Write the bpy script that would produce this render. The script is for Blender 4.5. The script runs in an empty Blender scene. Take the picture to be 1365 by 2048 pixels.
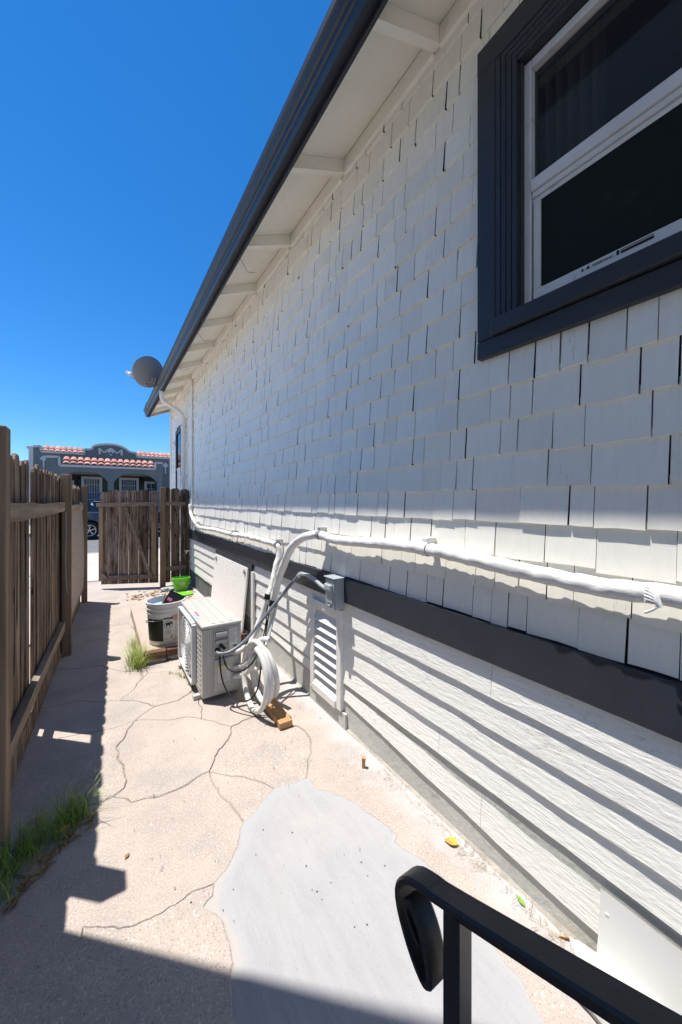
import bpy, bmesh, math, random
from mathutils import Vector, Matrix, noise as mnoise
R = math.radians
random.seed(11)
D = bpy.data
S = bpy.context.scene
COL = S.collection

# ------------------------------------------------------------------ camera
YAW = R(33.3)
F, CX, CY, CH = 730.0, 682.5, 1003.0, 1.5
cs, sn = math.cos(YAW), math.sin(YAW)
cam = D.cameras.new('camera')
cam.sensor_fit = 'VERTICAL'
cam.sensor_height = 36.0
cam.sensor_width = 24.0
cam.lens = F / 2048 * 36.0
cam.shift_y = -21 / 2048
cam.clip_start = 0.02
cam.clip_end = 2000
camo = D.objects.new('camera', cam)
COL.objects.link(camo)
camo.location = (0, 0, CH)
camo.rotation_euler = (R(90), 0, -YAW)
S.camera = camo

# ------------------------------------------------------------------ sky, sun, exposure
SUNV = Vector((-0.228, 0.217, 1.0)).normalized()
w = D.worlds.new('World')
S.world = w
w.use_nodes = True
wn = w.node_tree
bg = wn.nodes['Background']
sky = wn.nodes.new('ShaderNodeTexSky')
sky.sky_type = 'NISHITA'
sky.sun_disc = False
sky.sun_elevation = math.asin(SUNV.z)
sky.sun_rotation = math.atan2(SUNV.x, SUNV.y)
sky.altitude = 3000
sky.air_density = 1.5
sky.dust_density = 0.0
sky.ozone_density = 10.0
hs = wn.nodes.new('ShaderNodeHueSaturation')      # deep Californian blue
hs.inputs['Saturation'].default_value = 1.21
wn.links.new(sky.outputs[0], hs.inputs['Color'])
wn.links.new(hs.outputs[0], bg.inputs[0])
bg.inputs[1].default_value = 0.113
sl = D.lights.new('sun', 'SUN')
sl.energy = 5.0
sl.angle = R(0.53)
sl.color = (1.0, 0.95, 0.87)
so = D.objects.new('sun', sl)
COL.objects.link(so)
so.location = (-5, 6, 20)
so.rotation_euler = (-SUNV).to_track_quat('-Z', 'Y').to_euler()
S.view_settings.view_transform = 'Standard'
S.view_settings.look = 'None'
S.view_settings.gamma = 1
S.view_settings.use_curve_mapping = False
S.view_settings.exposure = 0.60

# ------------------------------------------------------------------ geometry helpers
def ray(px, py):
    a = (px - CX) / F
    return Vector((a * cs + sn, -a * sn + cs, (CY - py) / F))
O = Vector((0, 0, CH))
def PX(px, py, X):
    d = ray(px, py); return O + d * (X / d.x)
def PY(px, py, Y):
    d = ray(px, py); return O + d * (Y / d.y)
def PZ(px, py, z=0.0):
    d = ray(px, py); return O + d * ((z - CH) / d.z)
def PD(px, py, zc):
    return O + ray(px, py) * zc
def proj(p):
    xc = p[0] * cs - p[1] * sn; zc = p[0] * sn + p[1] * cs
    return (CX + F * xc / zc, CY - F * (p[2] - CH) / zc, zc) if zc > 0.05 else None

class MB:
    def __init__(s): s.v = []; s.f = []
    def add(s, vs, fs):
        n = len(s.v)
        s.v += [Vector(v) for v in vs]
        s.f += [tuple(i + n for i in f) for f in fs]
        return n
    def box(s, x0, x1, y0, y1, z0, z1, bev=0.0, M=None):
        n = len(s.v)
        if bev <= 0:
            vs = [(x, y, z) for x in (x0, x1) for y in (y0, y1) for z in (z0, z1)]
            fs = [(0, 1, 3, 2), (4, 6, 7, 5), (0, 4, 5, 1), (2, 3, 7, 6), (0, 2, 6, 4), (1, 5, 7, 3)]
            s.add(vs, fs)
        else:
            bm = bmesh.new()
            bmesh.ops.create_cube(bm, size=1)
            for v in bm.verts:
                v.co = Vector((x0 + (v.co.x + .5) * (x1 - x0), y0 + (v.co.y + .5) * (y1 - y0), z0 + (v.co.z + .5) * (z1 - z0)))
            bmesh.ops.bevel(bm, geom=bm.edges[:], offset=bev, segments=2, affect='EDGES', profile=.5)
            bm.verts.index_update()
            s.add([v.co.copy() for v in bm.verts], [tuple(v.index for v in f.verts) for f in bm.faces])
            bm.free()
        if M is not None:
            for i in range(n, len(s.v)): s.v[i] = M @ s.v[i]
        return n
    def obox(s, c, size, M=None, bev=0.0):
        a = Vector(size) / 2
        T = Matrix.Translation(Vector(c)) @ (M.to_4x4() if M else Matrix())
        return s.box(-a.x, a.x, -a.y, a.y, -a.z, a.z, bev, T)
    def bar(s, p, q, wd, th, up=(0, 0, 1), bev=0.0):
        p = Vector(p); q = Vector(q); d = q - p; L = d.length; d.normalize()
        side = d.cross(Vector(up)); side.normalize(); u = side.cross(d)
        M = Matrix((d, side, u)).transposed()
        return s.obox((p + q) / 2, (L, wd, th), M, bev)
    def prism(s, pts, vec):
        vec = Vector(vec); n = len(pts)
        s.add([Vector(p) for p in pts] + [Vector(p) + vec for p in pts],
              [tuple(range(n))[::-1], tuple(range(n, 2 * n))] + [(i, (i + 1) % n, n + (i + 1) % n, n + i) for i in range(n)])
    def tube(s, pts, r, n=10, caps=True, wob=0.0, spiral=0.0):
        pts = [Vector(p) for p in pts]; m = len(pts)
        rr = r if isinstance(r, (list, tuple)) else [r] * m
        t0 = (pts[1] - pts[0]).normalized()
        up = Vector((0, 0, 1)) if abs(t0.z) < .9 else Vector((1, 0, 0))
        nrm = (up - t0 * up.dot(t0)).normalized()
        base = len(s.v); arc = 0.0
        for i, p in enumerate(pts):
            arc += (p - pts[i - 1]).length if i else 0
            t = (pts[min(i + 1, m - 1)] - pts[max(i - 1, 0)]).normalized()
            nrm = (nrm - t * nrm.dot(t)).normalized(); b = t.cross(nrm)
            for k in range(n):
                a = 2 * math.pi * k / n
                q = rr[i] * (1 + (wob * mnoise.noise(p * 18 + Vector((k * 3.1, 0, 0))) if wob else 0))
                if spiral: q *= 1 + spiral * (((k / n) + arc * 10.5) % 1.0 - .5)
                s.v.append(p + (nrm * math.cos(a) + b * math.sin(a)) * q)
        for i in range(m - 1):
            for k in range(n):
                a = base + i * n + k; b2 = base + i * n + (k + 1) % n
                s.f.append((a, b2, b2 + n, a + n))
        if caps:
            s.f.append(tuple(base + k for k in range(n))[::-1])
            s.f.append(tuple(base + (m - 1) * n + k for k in range(n)))
    def lathe(s, prof, c, n=24, M=None, a0=0.0, a1=2 * math.pi):
        full = abs(a1 - a0 - 2 * math.pi) < 1e-6
        cols = n if full else n + 1
        vs = []
        for r, z in prof:
            for k in range(cols):
                a = a0 + (a1 - a0) * k / n
                vs.append(Vector((r * math.cos(a), r * math.sin(a), z)))
        T = Matrix.Translation(Vector(c)) @ (M.to_4x4() if M else Matrix())
        fs = []
        for i in range(len(prof) - 1):
            for k in range(n):
                k2 = (k + 1) % cols
                fs.append((i * cols + k, i * cols + k2, (i + 1) * cols + k2, (i + 1) * cols + k))
        s.add([T @ v for v in vs], fs)
    def merge(s, o): s.add(o.v, o.f)

def spline(pts, step=0.03):
    P = [Vector(p) for p in pts]
    P = [P[0] * 2 - P[1]] + P + [P[-1] * 2 - P[-2]]
    out = []
    for i in range(1, len(P) - 2):
        n = max(2, int((P[i + 1] - P[i]).length / step))
        for k in range(n):
            t = k / n
            a, b, c, d = P[i - 1], P[i], P[i + 1], P[i + 2]
            out.append(0.5 * ((2 * b) + (c - a) * t + (2 * a - 5 * b + 4 * c - d) * t * t + (3 * b - a - 3 * c + d) * t ** 3))
    out.append(P[-2])
    return out

WL = {}
def put(o, loc, parent=None):
    WL[o.name] = Vector(loc)
    if parent is not None:
        o.parent = parent
        o.location = Vector(loc) - WL[parent.name]
    else:
        o.location = loc
def tag(o, label=None, cat=None, group=None, kind=None):
    for k, v in (('label', label), ('category', cat), ('group', group), ('kind', kind)):
        if v: o[k] = v
    return o
def thing(name, loc, label, cat, group=None):
    o = D.objects.new(name, None); COL.objects.link(o)
    o.empty_display_size = .1
    put(o, loc); return tag(o, label, cat, group)
def obj(name, mb, m, parent=None, smooth=False, origin=None, sharp=40, recalc=True):
    me = D.meshes.new(name)
    lo = Vector((min(v.x for v in mb.v), min(v.y for v in mb.v), min(v.z for v in mb.v)))
    hi = Vector((max(v.x for v in mb.v), max(v.y for v in mb.v), max(v.z for v in mb.v)))
    c = Vector(origin) if origin is not None else Vector(((lo.x + hi.x) / 2, (lo.y + hi.y) / 2, lo.z))
    me.from_pydata([tuple(v - c) for v in mb.v], [], mb.f)
    if recalc:
        bm = bmesh.new(); bm.from_mesh(me)
        bmesh.ops.recalc_face_normals(bm, faces=bm.faces[:]); bm.to_mesh(me); bm.free()
    if smooth:
        me.shade_smooth()
        try: me.set_sharp_from_angle(angle=R(sharp))
        except Exception: pass
    me.materials.append(m)
    o = D.objects.new(name, me); COL.objects.link(o)
    put(o, c, parent)
    return o
def copy_to(o, loc, parent=None):
    c = o.copy(); COL.objects.link(c)
    put(c, loc, parent if parent is not None else o.parent)
    return c

def text_mb(body, size):
    cu = D.curves.new('lettering', 'FONT'); cu.body = body; cu.size = size; cu.extrude = 0.0004
    to = D.objects.new('lettering', cu); COL.objects.link(to)
    dg = bpy.context.evaluated_depsgraph_get(); dg.update()
    me = D.meshes.new_from_object(to.evaluated_get(dg))
    mb = MB(); mb.add([v.co.copy() for v in me.vertices], [tuple(p.vertices) for p in me.polygons])
    D.objects.remove(to); D.curves.remove(cu); D.meshes.remove(me)
    return mb

# ------------------------------------------------------------------ materials
def M(name, base, alt=None, rough=.7, scale=6, stretch=(1, 1, 1), detail=6, lo=.35, hi=.65,
      bump=0.0, bscale=None, bstretch=None, bdist=.004, spec=.35, metal=0.0,
      speck=None, dirt=None, vary=0.0, coat=0.0, knots=None, cracks=None, extra=None, world=False):
    m = D.materials.new(name); m.use_nodes = True
    nt = m.node_tree; N = nt.nodes; L = nt.links
    p = N['Principled BSDF']
    p.inputs['Roughness'].default_value = rough
    p.inputs['Specular IOR Level'].default_value = spec
    p.inputs['Metallic'].default_value = metal
    p.inputs['Coat Weight'].default_value = coat
    def nd(t, **k):
        n = N.new(t)
        for a, b in k.items(): setattr(n, a, b)
        return n
    if world:
        co = nd('ShaderNodeNewGeometry').outputs['Position']
    else:
        tc = nd('ShaderNodeTexCoord'); oi = nd('ShaderNodeObjectInfo')
        mu = nd('ShaderNodeMath', operation='MULTIPLY'); mu.inputs[1].default_value = 37.0
        L.new(oi.outputs['Random'], mu.inputs[0])
        va = nd('ShaderNodeVectorMath', operation='ADD')
        L.new(tc.outputs['Object'], va.inputs[0]); L.new(mu.outputs[0], va.inputs[1])
        co = va.outputs[0]
    def nz(sc, st, det=6, rgh=.6):
        mp = nd('ShaderNodeMapping'); mp.inputs['Scale'].default_value = st
        L.new(co, mp.inputs[0])
        n = nd('ShaderNodeTexNoise'); n.inputs['Scale'].default_value = sc
        n.inputs['Detail'].default_value = det; n.inputs['Roughness'].default_value = rgh
        L.new(mp.outputs[0], n.inputs['Vector'])
        return n.outputs['Fac']
    def ramp(f, a, b):
        r = nd('ShaderNodeMapRange'); r.inputs[1].default_value = a; r.inputs[2].default_value = b
        L.new(f, r.inputs[0]); return r.outputs[0]
    def mix(f, a, b):
        x = nd('ShaderNodeMix', data_type='RGBA')
        if hasattr(f, 'is_linked') or not isinstance(f, (int, float)): L.new(f, x.inputs[0])
        else: x.inputs[0].default_value = f
        for i, q in ((6, a), (7, b)):
            if isinstance(q, tuple): x.inputs[i].default_value = (*q, 1)
            else: L.new(q, x.inputs[i])
        return x.outputs[2]
    col = base
    if alt: col = mix(ramp(nz(scale, stretch, detail), lo, hi), base, alt)
    if dirt:
        dc, dsc, a, b, amt = dirt
        f = ramp(nz(dsc, (1, 1, 1), 5), a, b)
        mm = nd('ShaderNodeMath', operation='MULTIPLY'); L.new(f, mm.inputs[0]); mm.inputs[1].default_value = amt
        col = mix(mm.outputs[0], col, dc)
    if speck:
        for sc_, ssc, a, b in speck: col = mix(ramp(nz(ssc, (1, 1, 1), 2), a, b), col, sc_)
    if knots:
        vo = nd('ShaderNodeTexVoronoi'); mp = nd('ShaderNodeMapping'); mp.inputs['Scale'].default_value = knots[1]
        L.new(co, mp.inputs[0]); L.new(mp.outputs[0], vo.inputs['Vector']); vo.inputs['Scale'].default_value = knots[0]
        r = nd('ShaderNodeMapRange'); r.inputs[1].default_value = .10; r.inputs[2].default_value = .05
        L.new(vo.outputs['Distance'], r.inputs[0])
        col = mix(r.outputs[0], col, knots[2])
    if cracks:
        cc, csc, cst, cw, msc, mlo, amt = cracks
        sb = nd('ShaderNodeMath', operation='SUBTRACT'); L.new(nz(csc, cst, 4, .6), sb.inputs[0]); sb.inputs[1].default_value = .5
        ab = nd('ShaderNodeMath', operation='ABSOLUTE'); L.new(sb.outputs[0], ab.inputs[0])
        m1 = nd('ShaderNodeMath', operation='MULTIPLY'); L.new(ramp(ab.outputs[0], cw, cw * .3), m1.inputs[0]); L.new(ramp(nz(msc, (1, 1, 1), 3), mlo, mlo + .08), m1.inputs[1])
        m2 = nd('ShaderNodeMath', operation='MULTIPLY'); L.new(m1.outputs[0], m2.inputs[0]); m2.inputs[1].default_value = amt
        col = mix(m2.outputs[0], col, cc)
    if extra: col = extra(nd, L, mix, ramp, nz, col)
    if vary:
        h = nd('ShaderNodeHueSaturation')
        oi2 = nd('ShaderNodeObjectInfo')
        r = nd('ShaderNodeMapRange'); r.inputs[3].default_value = 1 - vary; r.inputs[4].default_value = 1 + vary
        L.new(oi2.outputs['Random'], r.inputs[0]); L.new(r.outputs[0], h.inputs['Value'])
        if isinstance(col, tuple): h.inputs['Color'].default_value = (*col, 1)
        else: L.new(col, h.inputs['Color'])
        col = h.outputs[0]
    if isinstance(col, tuple): p.inputs['Base Color'].default_value = (*col, 1)
    else: L.new(col, p.inputs['Base Color'])
    if bump:
        b = nd('ShaderNodeBump'); b.inputs['Strength'].default_value = bump; b.inputs['Distance'].default_value = bdist
        L.new(nz(bscale or scale, bstretch or stretch, 6, .65), b.inputs['Height'])
        L.new(b.outputs[0], p.inputs['Normal'])
    return m

WHITE = (.74, .735, .70)
m_shingle = M('painted_shingle', (.87, .85, .775), (.83, .81, .74), rough=.42, scale=14, stretch=(1, 3, .6), bump=.34, bscale=26, bstretch=(1, 2.2, .5), bdist=.003, spec=.5,
              dirt=((.45, .43, .38), 5, .66, .78, .35), vary=.045, cracks=((.12, .12, .12), 9, (1, 4.5, .30), .008, 4, .62, .55))
m_siding = M('painted_siding', (.87, .86, .815), (.83, .82, .775), rough=.5, scale=10, stretch=(1, .8, 8), bump=.62, bscale=16, bstretch=(1, 1.0, 5), bdist=.006, spec=.4,
             dirt=((.42, .40, .34), 4, .66, .76, .4), vary=.02, cracks=((.20, .19, .17), 7, (1, .7, 6), .011, 4, .52, .55))
m_white = M('white_trim_paint', (.80, .795, .765), (.75, .745, .71), rough=.5, scale=5, bump=.25, bscale=30, bdist=.003)
m_soffit = M('soffit_paint', (.90, .87, .78), (.86, .83, .74), rough=.6, scale=3, bump=.15, bscale=12, bstretch=(1, 6, 1), bdist=.003, dirt=((.5, .45, .36), 6, .68, .8, .4))
m_flash = M('painted_flashing', (.74, .74, .715), (.69, .69, .66), rough=.5, scale=3, bump=.2, bscale=10, bdist=.004)
m_dark = M('slate_trim_paint', (.027, .032, .043), (.033, .038, .050), rough=.45, scale=8, bump=.3, bscale=60, bdist=.002, spec=.4)
m_gutter = M('gutter_metal', (.018, .021, .030), (.024, .027, .036), rough=.38, scale=4, spec=.5)
m_bare = M('bare_shingle_edge', (.035, .034, .033), (.06, .055, .05), rough=.9, scale=20)
m_tar = M('sheathing_paper', (.05, .05, .05), rough=.9)
m_found = M('painted_foundation', (.56, .56, .52), (.48, .48, .44), rough=.8, scale=5, bump=.7, bscale=40, bdist=.006,
            dirt=((.30, .28, .24), 9, .60, .74, .7))
m_foundgrey = M('foundation_concrete', (.10, .105, .11), (.16, .16, .155), rough=.85, scale=6, bump=.5, bscale=30)
def overspray(nd, L, mix, ramp, nz, col):
    g = nd('ShaderNodeNewGeometry'); sx = nd('ShaderNodeSeparateXYZ'); L.new(g.outputs['Position'], sx.inputs[0])
    n = nz(7, (1, 1, 1), 8, .7)
    mm = nd('ShaderNodeMath', operation='MULTIPLY_ADD'); L.new(n, mm.inputs[0]); mm.inputs[1].default_value = .55; L.new(sx.outputs[0], mm.inputs[2])
    mul = nd('ShaderNodeMath', operation='MULTIPLY'); L.new(ramp(mm.outputs[0], 1.44, 1.62), mul.inputs[0]); mul.inputs[1].default_value = .75
    return mix(mul.outputs[0], col, (.43, .435, .45))
m_conc = M('old_pink_concrete', (.445, .385, .345), (.350, .305, .278), rough=.9, scale=3.0, lo=.3, hi=.7, bump=.8, bscale=110, bdist=.004, world=True, spec=.2,
           dirt=((.29, .262, .245), 2.6, .50, .66, .6),
           speck=[((.53, .48, .445), 120, .55, .70), ((.235, .205, .19), 160, .57, .70), ((.55, .53, .50), 45, .70, .76), ((.17, .155, .14), 60, .72, .77)], extra=overspray)
def feather(nd, L, mix, ramp, nz, col):
    at = nd('ShaderNodeAttribute'); at.attribute_name = 'rim'
    mm = nd('ShaderNodeMath', operation='MULTIPLY_ADD'); L.new(nz(9, (1, 1, 1), 6, .7), mm.inputs[0]); mm.inputs[1].default_value = -.07; L.new(at.outputs['Fac'], mm.inputs[2])
    g = nd('ShaderNodeNewGeometry'); sx = nd('ShaderNodeSeparateXYZ'); L.new(g.outputs['Position'], sx.inputs[0])
    f1 = ramp(mm.outputs[0], -.012, -.03); f2 = ramp(mm.outputs[0], .02, -.02)
    c1 = mix(f2, col, (.35, .348, .362))
    wx = ramp(sx.outputs[0], .50, .40)
    mu = nd('ShaderNodeMath', operation='MULTIPLY'); L.new(f1, mu.inputs[0]); L.new(wx, mu.inputs[1])
    return mix(mu.outputs[0], c1, (.385, .358, .345))
m_patch = M('smooth_grey_concrete', (.345, .343, .360), (.315, .314, .332), rough=.85, scale=6, stretch=(3.5, .8, 1), bump=.6, bscale=9, bstretch=(7, 1.0, 1), bdist=.006, world=True, spec=.2,
            dirt=((.39, .375, .36), 1.6, .48, .66, .7), extra=feather, speck=[((.25, .25, .26), 150, .64, .74), ((.46, .46, .46), 22, .755, .79), ((.20, .195, .19), 17, .79, .81)])
m_soil = M('crack_soil', (.24, .195, .155), (.33, .28, .235), rough=1, scale=40)
m_dirtg = M('pale_ground', (.40, .36, .31), (.34, .30, .26), rough=1, scale=2, world=True, bump=.3, bscale=40)
m_walk = M('pale_driveway_concrete', (.48, .43, .385), (.43, .385, .35), rough=.9, scale=2, world=True, speck=[((.34, .31, .28), 90, .6, .75)])
m_asph = M('street_asphalt', (.12, .12, .125), (.16, .16, .16), rough=.95, scale=3, world=True, speck=[((.25, .25, .25), 60, .62, .72)])
m_wood = M('weathered_fence_wood', (.27, .190, .138), (.105, .072, .054), rough=.85, scale=9, stretch=(2.5, 2.5, .16), detail=9, lo=.40, hi=.60, bump=1.0, bscale=12, bstretch=(3, 3, .12), bdist=.006, vary=.28, spec=.15,
           dirt=((.28, .255, .23), 2.2, .50, .70, .65), cracks=((.012, .009, .007), 5, (4, 4, .12), .035, 2, .38, .85), knots=(1.0, (7, 7, 2.6), (.018, .012, .01)))
m_rail = M('fence_rail_wood', (.38, .295, .225), (.19, .145, .11), rough=.85, scale=8, stretch=(2.5, .16, 2.5), detail=9, bump=.8, bscale=10, bstretch=(3, .12, 3), bdist=.006, vary=.2, spec=.15, dirt=((.24, .21, .18), 2.5, .5, .7, .5))
m_railx = M('gate_rail_wood', (.25, .19, .15), (.14, .105, .082), rough=.85, scale=8, stretch=(.16, 2.5, 2.5), detail=9, bump=.8, bscale=10, bstretch=(.12, 3, 3), bdist=.006, vary=.2, spec=.15)
m_post = M('fence_post_wood', (.29, .21, .145), (.16, .112, .08), rough=.85, scale=7, stretch=(2.5, 2.5, .16), detail=9, bump=.8, bscale=9, bstretch=(3, 3, .12), bdist=.006, vary=.15, spec=.15, knots=(1.0, (6, 6, 2.4), (.03, .02, .014)))
m_osb = M('strand_board', (.44, .37, .325), (.27, .22, .19), rough=.9, scale=38, stretch=(1, 1, .45), detail=4, bump=.5, bscale=38, bdist=.004)
m_lumber = M('raw_lumber', (.46, .27, .13), (.36, .20, .09), rough=.75, scale=12, stretch=(3, .25, 3), detail=8, bump=.3, bscale=12, bstretch=(3, .2, 3))
m_ac = M('appliance_white_metal', (.45, .442, .42), (.425, .417, .398), rough=.42, scale=4, spec=.5, dirt=((.38, .36, .32), 6, .6, .8, .35))
m_acgrille = M('appliance_white_plastic', (.60, .61, .62), rough=.4, spec=.5)
m_acdark = M('black_fan_opening', (.012, .012, .014), rough=.5)
m_tape = M('white_wrap_tape', (.74, .735, .715), (.68, .675, .655), rough=.42, scale=12, bump=.4, bscale=26, bstretch=(2.4, .8, 2.4), bdist=.006, spec=.5)
m_hose = M('white_foam_hose', (.64, .64, .63), (.60, .60, .585), rough=.5, scale=10, spec=.45)
m_black = M('black_rubber', (.012, .012, .013), rough=.45)
m_conduit = M('grey_flex_conduit', (.17, .19, .22), rough=.45, spec=.5)
m_box = M('grey_enclosure', (.36, .40, .42), (.33, .37, .39), rough=.38, scale=6, spec=.5)
m_iron = M('black_painted_iron', (.010, .011, .016), (.016, .016, .020), rough=.40, scale=14, bump=.30, bscale=60, bdist=.002, spec=.5, dirt=((.05, .045, .04), 16, .58, .74, .5))
m_brick = M('red_brick', (.13, .055, .040), (.08, .040, .030), rough=.9, scale=20, bump=.6, bscale=60, vary=.2)
m_terra = M('pink_slab_concrete', (.42, .34, .30), (.37, .30, .27), rough=.85, scale=5, bump=.3, bscale=50, dirt=((.36, .30, .26), 3, .5, .7, .5), world=True)
m_rubble = M('rubble_concrete', (.42, .39, .35), (.30, .28, .25), rough=.95, scale=14, bump=.9, bscale=40, bdist=.01)
m_pail = M('white_pail_plastic', (.66, .65, .62), rough=.4, spec=.5)
m_paillabel = M('pail_print_black', (.015, .017, .018), rough=.4)
m_pailpaper = M('pail_print_white', (.60, .59, .57), rough=.45)
m_pailorange = M('pail_print_orange', (.52, .27, .12), rough=.45)
m_grey = M('print_grey', (.30, .30, .31), rough=.5)
m_blue = M('blue_plastic', (.06, .22, .55), rough=.4)
m_palebl = M('pale_blue_film', (.30, .45, .75), rough=.4)
m_green = M('lime_plastic', (.16, .55, .03), rough=.35, spec=.5)
m_red = M('red_print', (.55, .03, .03), rough=.5)
m_bluep = M('blue_print', (.25, .45, .75), rough=.5)
m_yel = M('yellow_print', (.70, .55, .08), rough=.5)
m_pink = M('pink_print', (.62, .16, .24), rough=.5)
m_vinyl = M('white_vinyl', (.72, .72, .72), (.62, .62, .62), rough=.4, scale=6, dirt=((.3, .29, .27), 14, .62, .75, .5))
m_screen = M('insect_screen', (.010, .013, .012), rough=.7, spec=.2, dirt=((.03, .033, .03), 7, .58, .8, .6))
m_room = M('dim_room_paint', (.36, .36, .37), rough=.9)
m_curtain = M('curtain_cloth', (.5, .49, .47), rough=.9)
m_dish = M('dish_grey', (.27, .275, .28), rough=.5, spec=.4)
m_dishm = M('dish_bracket_steel', (.20, .20, .21), rough=.5, metal=.4)
m_stuccoN = M('pale_neighbour_stucco', (.66, .585, .51), (.62, .55, .48), rough=.9, scale=4)
m_stucco = M('slate_stucco', (.165, .19, .20), (.14, .165, .175), rough=.9, scale=1.5, bump=.3, bscale=30)
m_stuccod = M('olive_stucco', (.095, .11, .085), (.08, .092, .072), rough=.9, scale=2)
m_trim = M('pale_plaster_trim', (.52, .54, .54), rough=.8)
m_tile = M('terracotta_roof_tile', (.56, .27, .215), (.48, .22, .175), rough=.75, scale=9, vary=.28)
m_bars = M('white_window_bars', (.70, .71, .72), rough=.5)
m_railing = M('dark_blue_railing', (.03, .05, .10), rough=.5)
m_car = M('navy_car_paint', (.012, .016, .028), rough=.25, spec=.6, coat=1.0)
m_cglass = M('car_window_glass', (.02, .025, .03), rough=.05, spec=.8)
m_tyre = M('tyre_rubber', (.02, .02, .021), rough=.8)
m_rim = M('alloy_rim', (.55, .56, .58), rough=.3, metal=.9)
m_lamp = M('headlamp_glass', (.6, .6, .62), rough=.1)
m_leafy = M('dry_yellow_leaf', (.62, .33, .05), (.48, .25, .05), rough=.7, scale=30, vary=.25)
m_leafg = M('green_leaf', (.16, .34, .04), rough=.6)
m_leafd = M('dead_leaf_litter', (.34, .22, .11), (.20, .12, .065), rough=.9, scale=12, vary=.3)
m_grass = M('green_grass_blade', (.17, .29, .045), (.27, .34, .09), rough=.6, scale=3, spec=.3)
m_grassy = M('yellow_green_grass_blade', (.28, .38, .07), (.44, .44, .16), rough=.6, scale=3, spec=.3)
m_straw = M('dry_straw', (.50, .40, .22), (.36, .27, .15), rough=.9, scale=20)
m_steel = M('galvanised_steel', (.50, .50, .50), rough=.4, metal=.7)

def glass(name, tint, rough=.02, alpha=.8):
    m = D.materials.new(name); m.use_nodes = True
    nt = m.node_tree; p = nt.nodes['Principled BSDF']; out = nt.nodes['Material Output']
    p.inputs['Base Color'].default_value = (*tint, 1); p.inputs['Roughness'].default_value = rough
    p.inputs['Specular IOR Level'].default_value = .6
    tr = nt.nodes.new('ShaderNodeBsdfTransparent'); mx = nt.nodes.new('ShaderNodeMixShader')
    mx.inputs[0].default_value = alpha
    nt.links.new(tr.outputs[0], mx.inputs[1]); nt.links.new(p.outputs[0], mx.inputs[2]); nt.links.new(mx.outputs[0], out.inputs[0])
    return m
m_glass = glass('window_glass', (.022, .025, .032), .03, .55)
m_glassr = glass('far_window_glass', (.01, .012, .02), .02, .9)

# ================================================================== GROUND
mb = MB(); mb.add([(-400, -400, -.06), (400, -400, -.06), (400, 400, -.06), (-400, 400, -.06)], [(0, 1, 2, 3)])
tag(obj('ground', mb, m_dirtg), kind='structure')
mb = MB(); mb.box(-.62, 1.42, -2.5, 8.3, -.055, -.009)
tag(obj('soil_bed', mb, m_soil), kind='structure')
mb = MB(); mb.box(-9, -.63, -3, 8.3, -.05, -.006)
tag(obj('neighbour_yard', mb, m_walk), kind='structure')
mb = MB(); mb.box(-12, 12, 13.0, 20.6, -.05, -.03)
tag(obj('street', mb, m_asph), kind='structure')
pav = D.objects.new('pavement', None); COL.objects.link(pav); put(pav, (0, 8.3, 0)); tag(pav, kind='structure')
y = 8.31
i = 0
while y < 12.9:
    y2 = min(y + 1.52, 12.95)
    for x in (-4.6, -2.9, -1.2, .5, 2.2):
        mb = MB(); mb.box(x + .006, x + 1.694, y + .006, y2 - .006, -.05, random.uniform(-.008, .004), bev=.004)
        obj('slab', mb, m_walk, pav)
    y = y2
mb = MB(); mb.box(-12, 12, 20.61, 20.78, -.05, .12, bev=.02); mb.box(-12, 12, 20.79, 21.9, -.05, .11)
tag(obj('far_pavement', mb, m_walk), kind='structure')

# cracked alley slabs: polygons share jagged edges
def jag(p, q, depth=3, amp=.055):
    if (q.x, q.y) < (p.x, p.y): return jag(q, p, depth, amp)[::-1]
    rnd = random.Random(hash((round(p.x, 4), round(p.y, 4), round(q.x, 4), round(q.y, 4))))
    pts = [p, q]; a = amp if (q - p).length > .1 else amp * .45
    for d in range(depth):
        o = []
        for u, v in zip(pts, pts[1:]):
            dv = v - u; n = Vector((-dv.y, dv.x, 0))
            o += [u, (u + v) / 2 + n * rnd.uniform(-a, a) * 1.6]
        pts = o + [pts[-1]]
        a *= 1.0
    return pts
def G(*a):
    if len(a) == 1: return PZ(*a[0])
    return [PZ(*p) for p in a]
def W(x, y): return Vector((x, y, 0))
def fenceX(Y): return -.459 + .033 * Y
FB = -.13
def fl(Y): return W(fenceX(Y) + FB, Y)
a_, b_, c_, d_, e_ = G((419, 1543)), G((463, 1453)), G((403, 1438)), G((269, 1442)), G((311, 1413))
f_, g_, h_, i_, j_, k_ = G((227, 1592)), G((550, 1577)), G((489, 1645)), G((614, 1557)), G((594, 1451)), G((510, 1431))
p_, q_ = G((384, 1381)), G((296, 1344))
w1 = W(1.40, 2.62)
platL = W(.33, 3.79); platR = W(1.40, 3.80)
b0 = W(.318, 5.62); b1 = W(1.40, 5.62)
h1 = [fl(5.35), *G((143, 1265), (200, 1256), (258, 1246)), W(.318, 4.93)]
h2 = [fl(4.1), *G((117, 1337), (160, 1337), (205, 1330), (262, 1342)), q_]
qd = [q_, *G((269, 1378), (240, 1401))]
h3 = [fl(3.42), G((150, 1402)), G((240, 1401))]
s240 = G((240, 1401))
h4 = [fl(2.72), *G((100, 1480), (176, 1466), (211, 1460)), d_]
ep = [e_, G((357, 1401)), p_]
qp = [q_, *G((340, 1343), (382, 1350)), p_]
pc = [p_, G((405, 1415)), c_]
ed = [e_, d_]
dc = [d_, *G((320, 1440), (370, 1434)), c_]
cb = [c_, G((440, 1448)), b_]
bk = [b_, G((490, 1439)), k_]
kw = [k_, w1]
kj = [k_, j_]
ba = [b_, *G((458, 1477), (438, 1499), (427, 1525)), a_]
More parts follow.
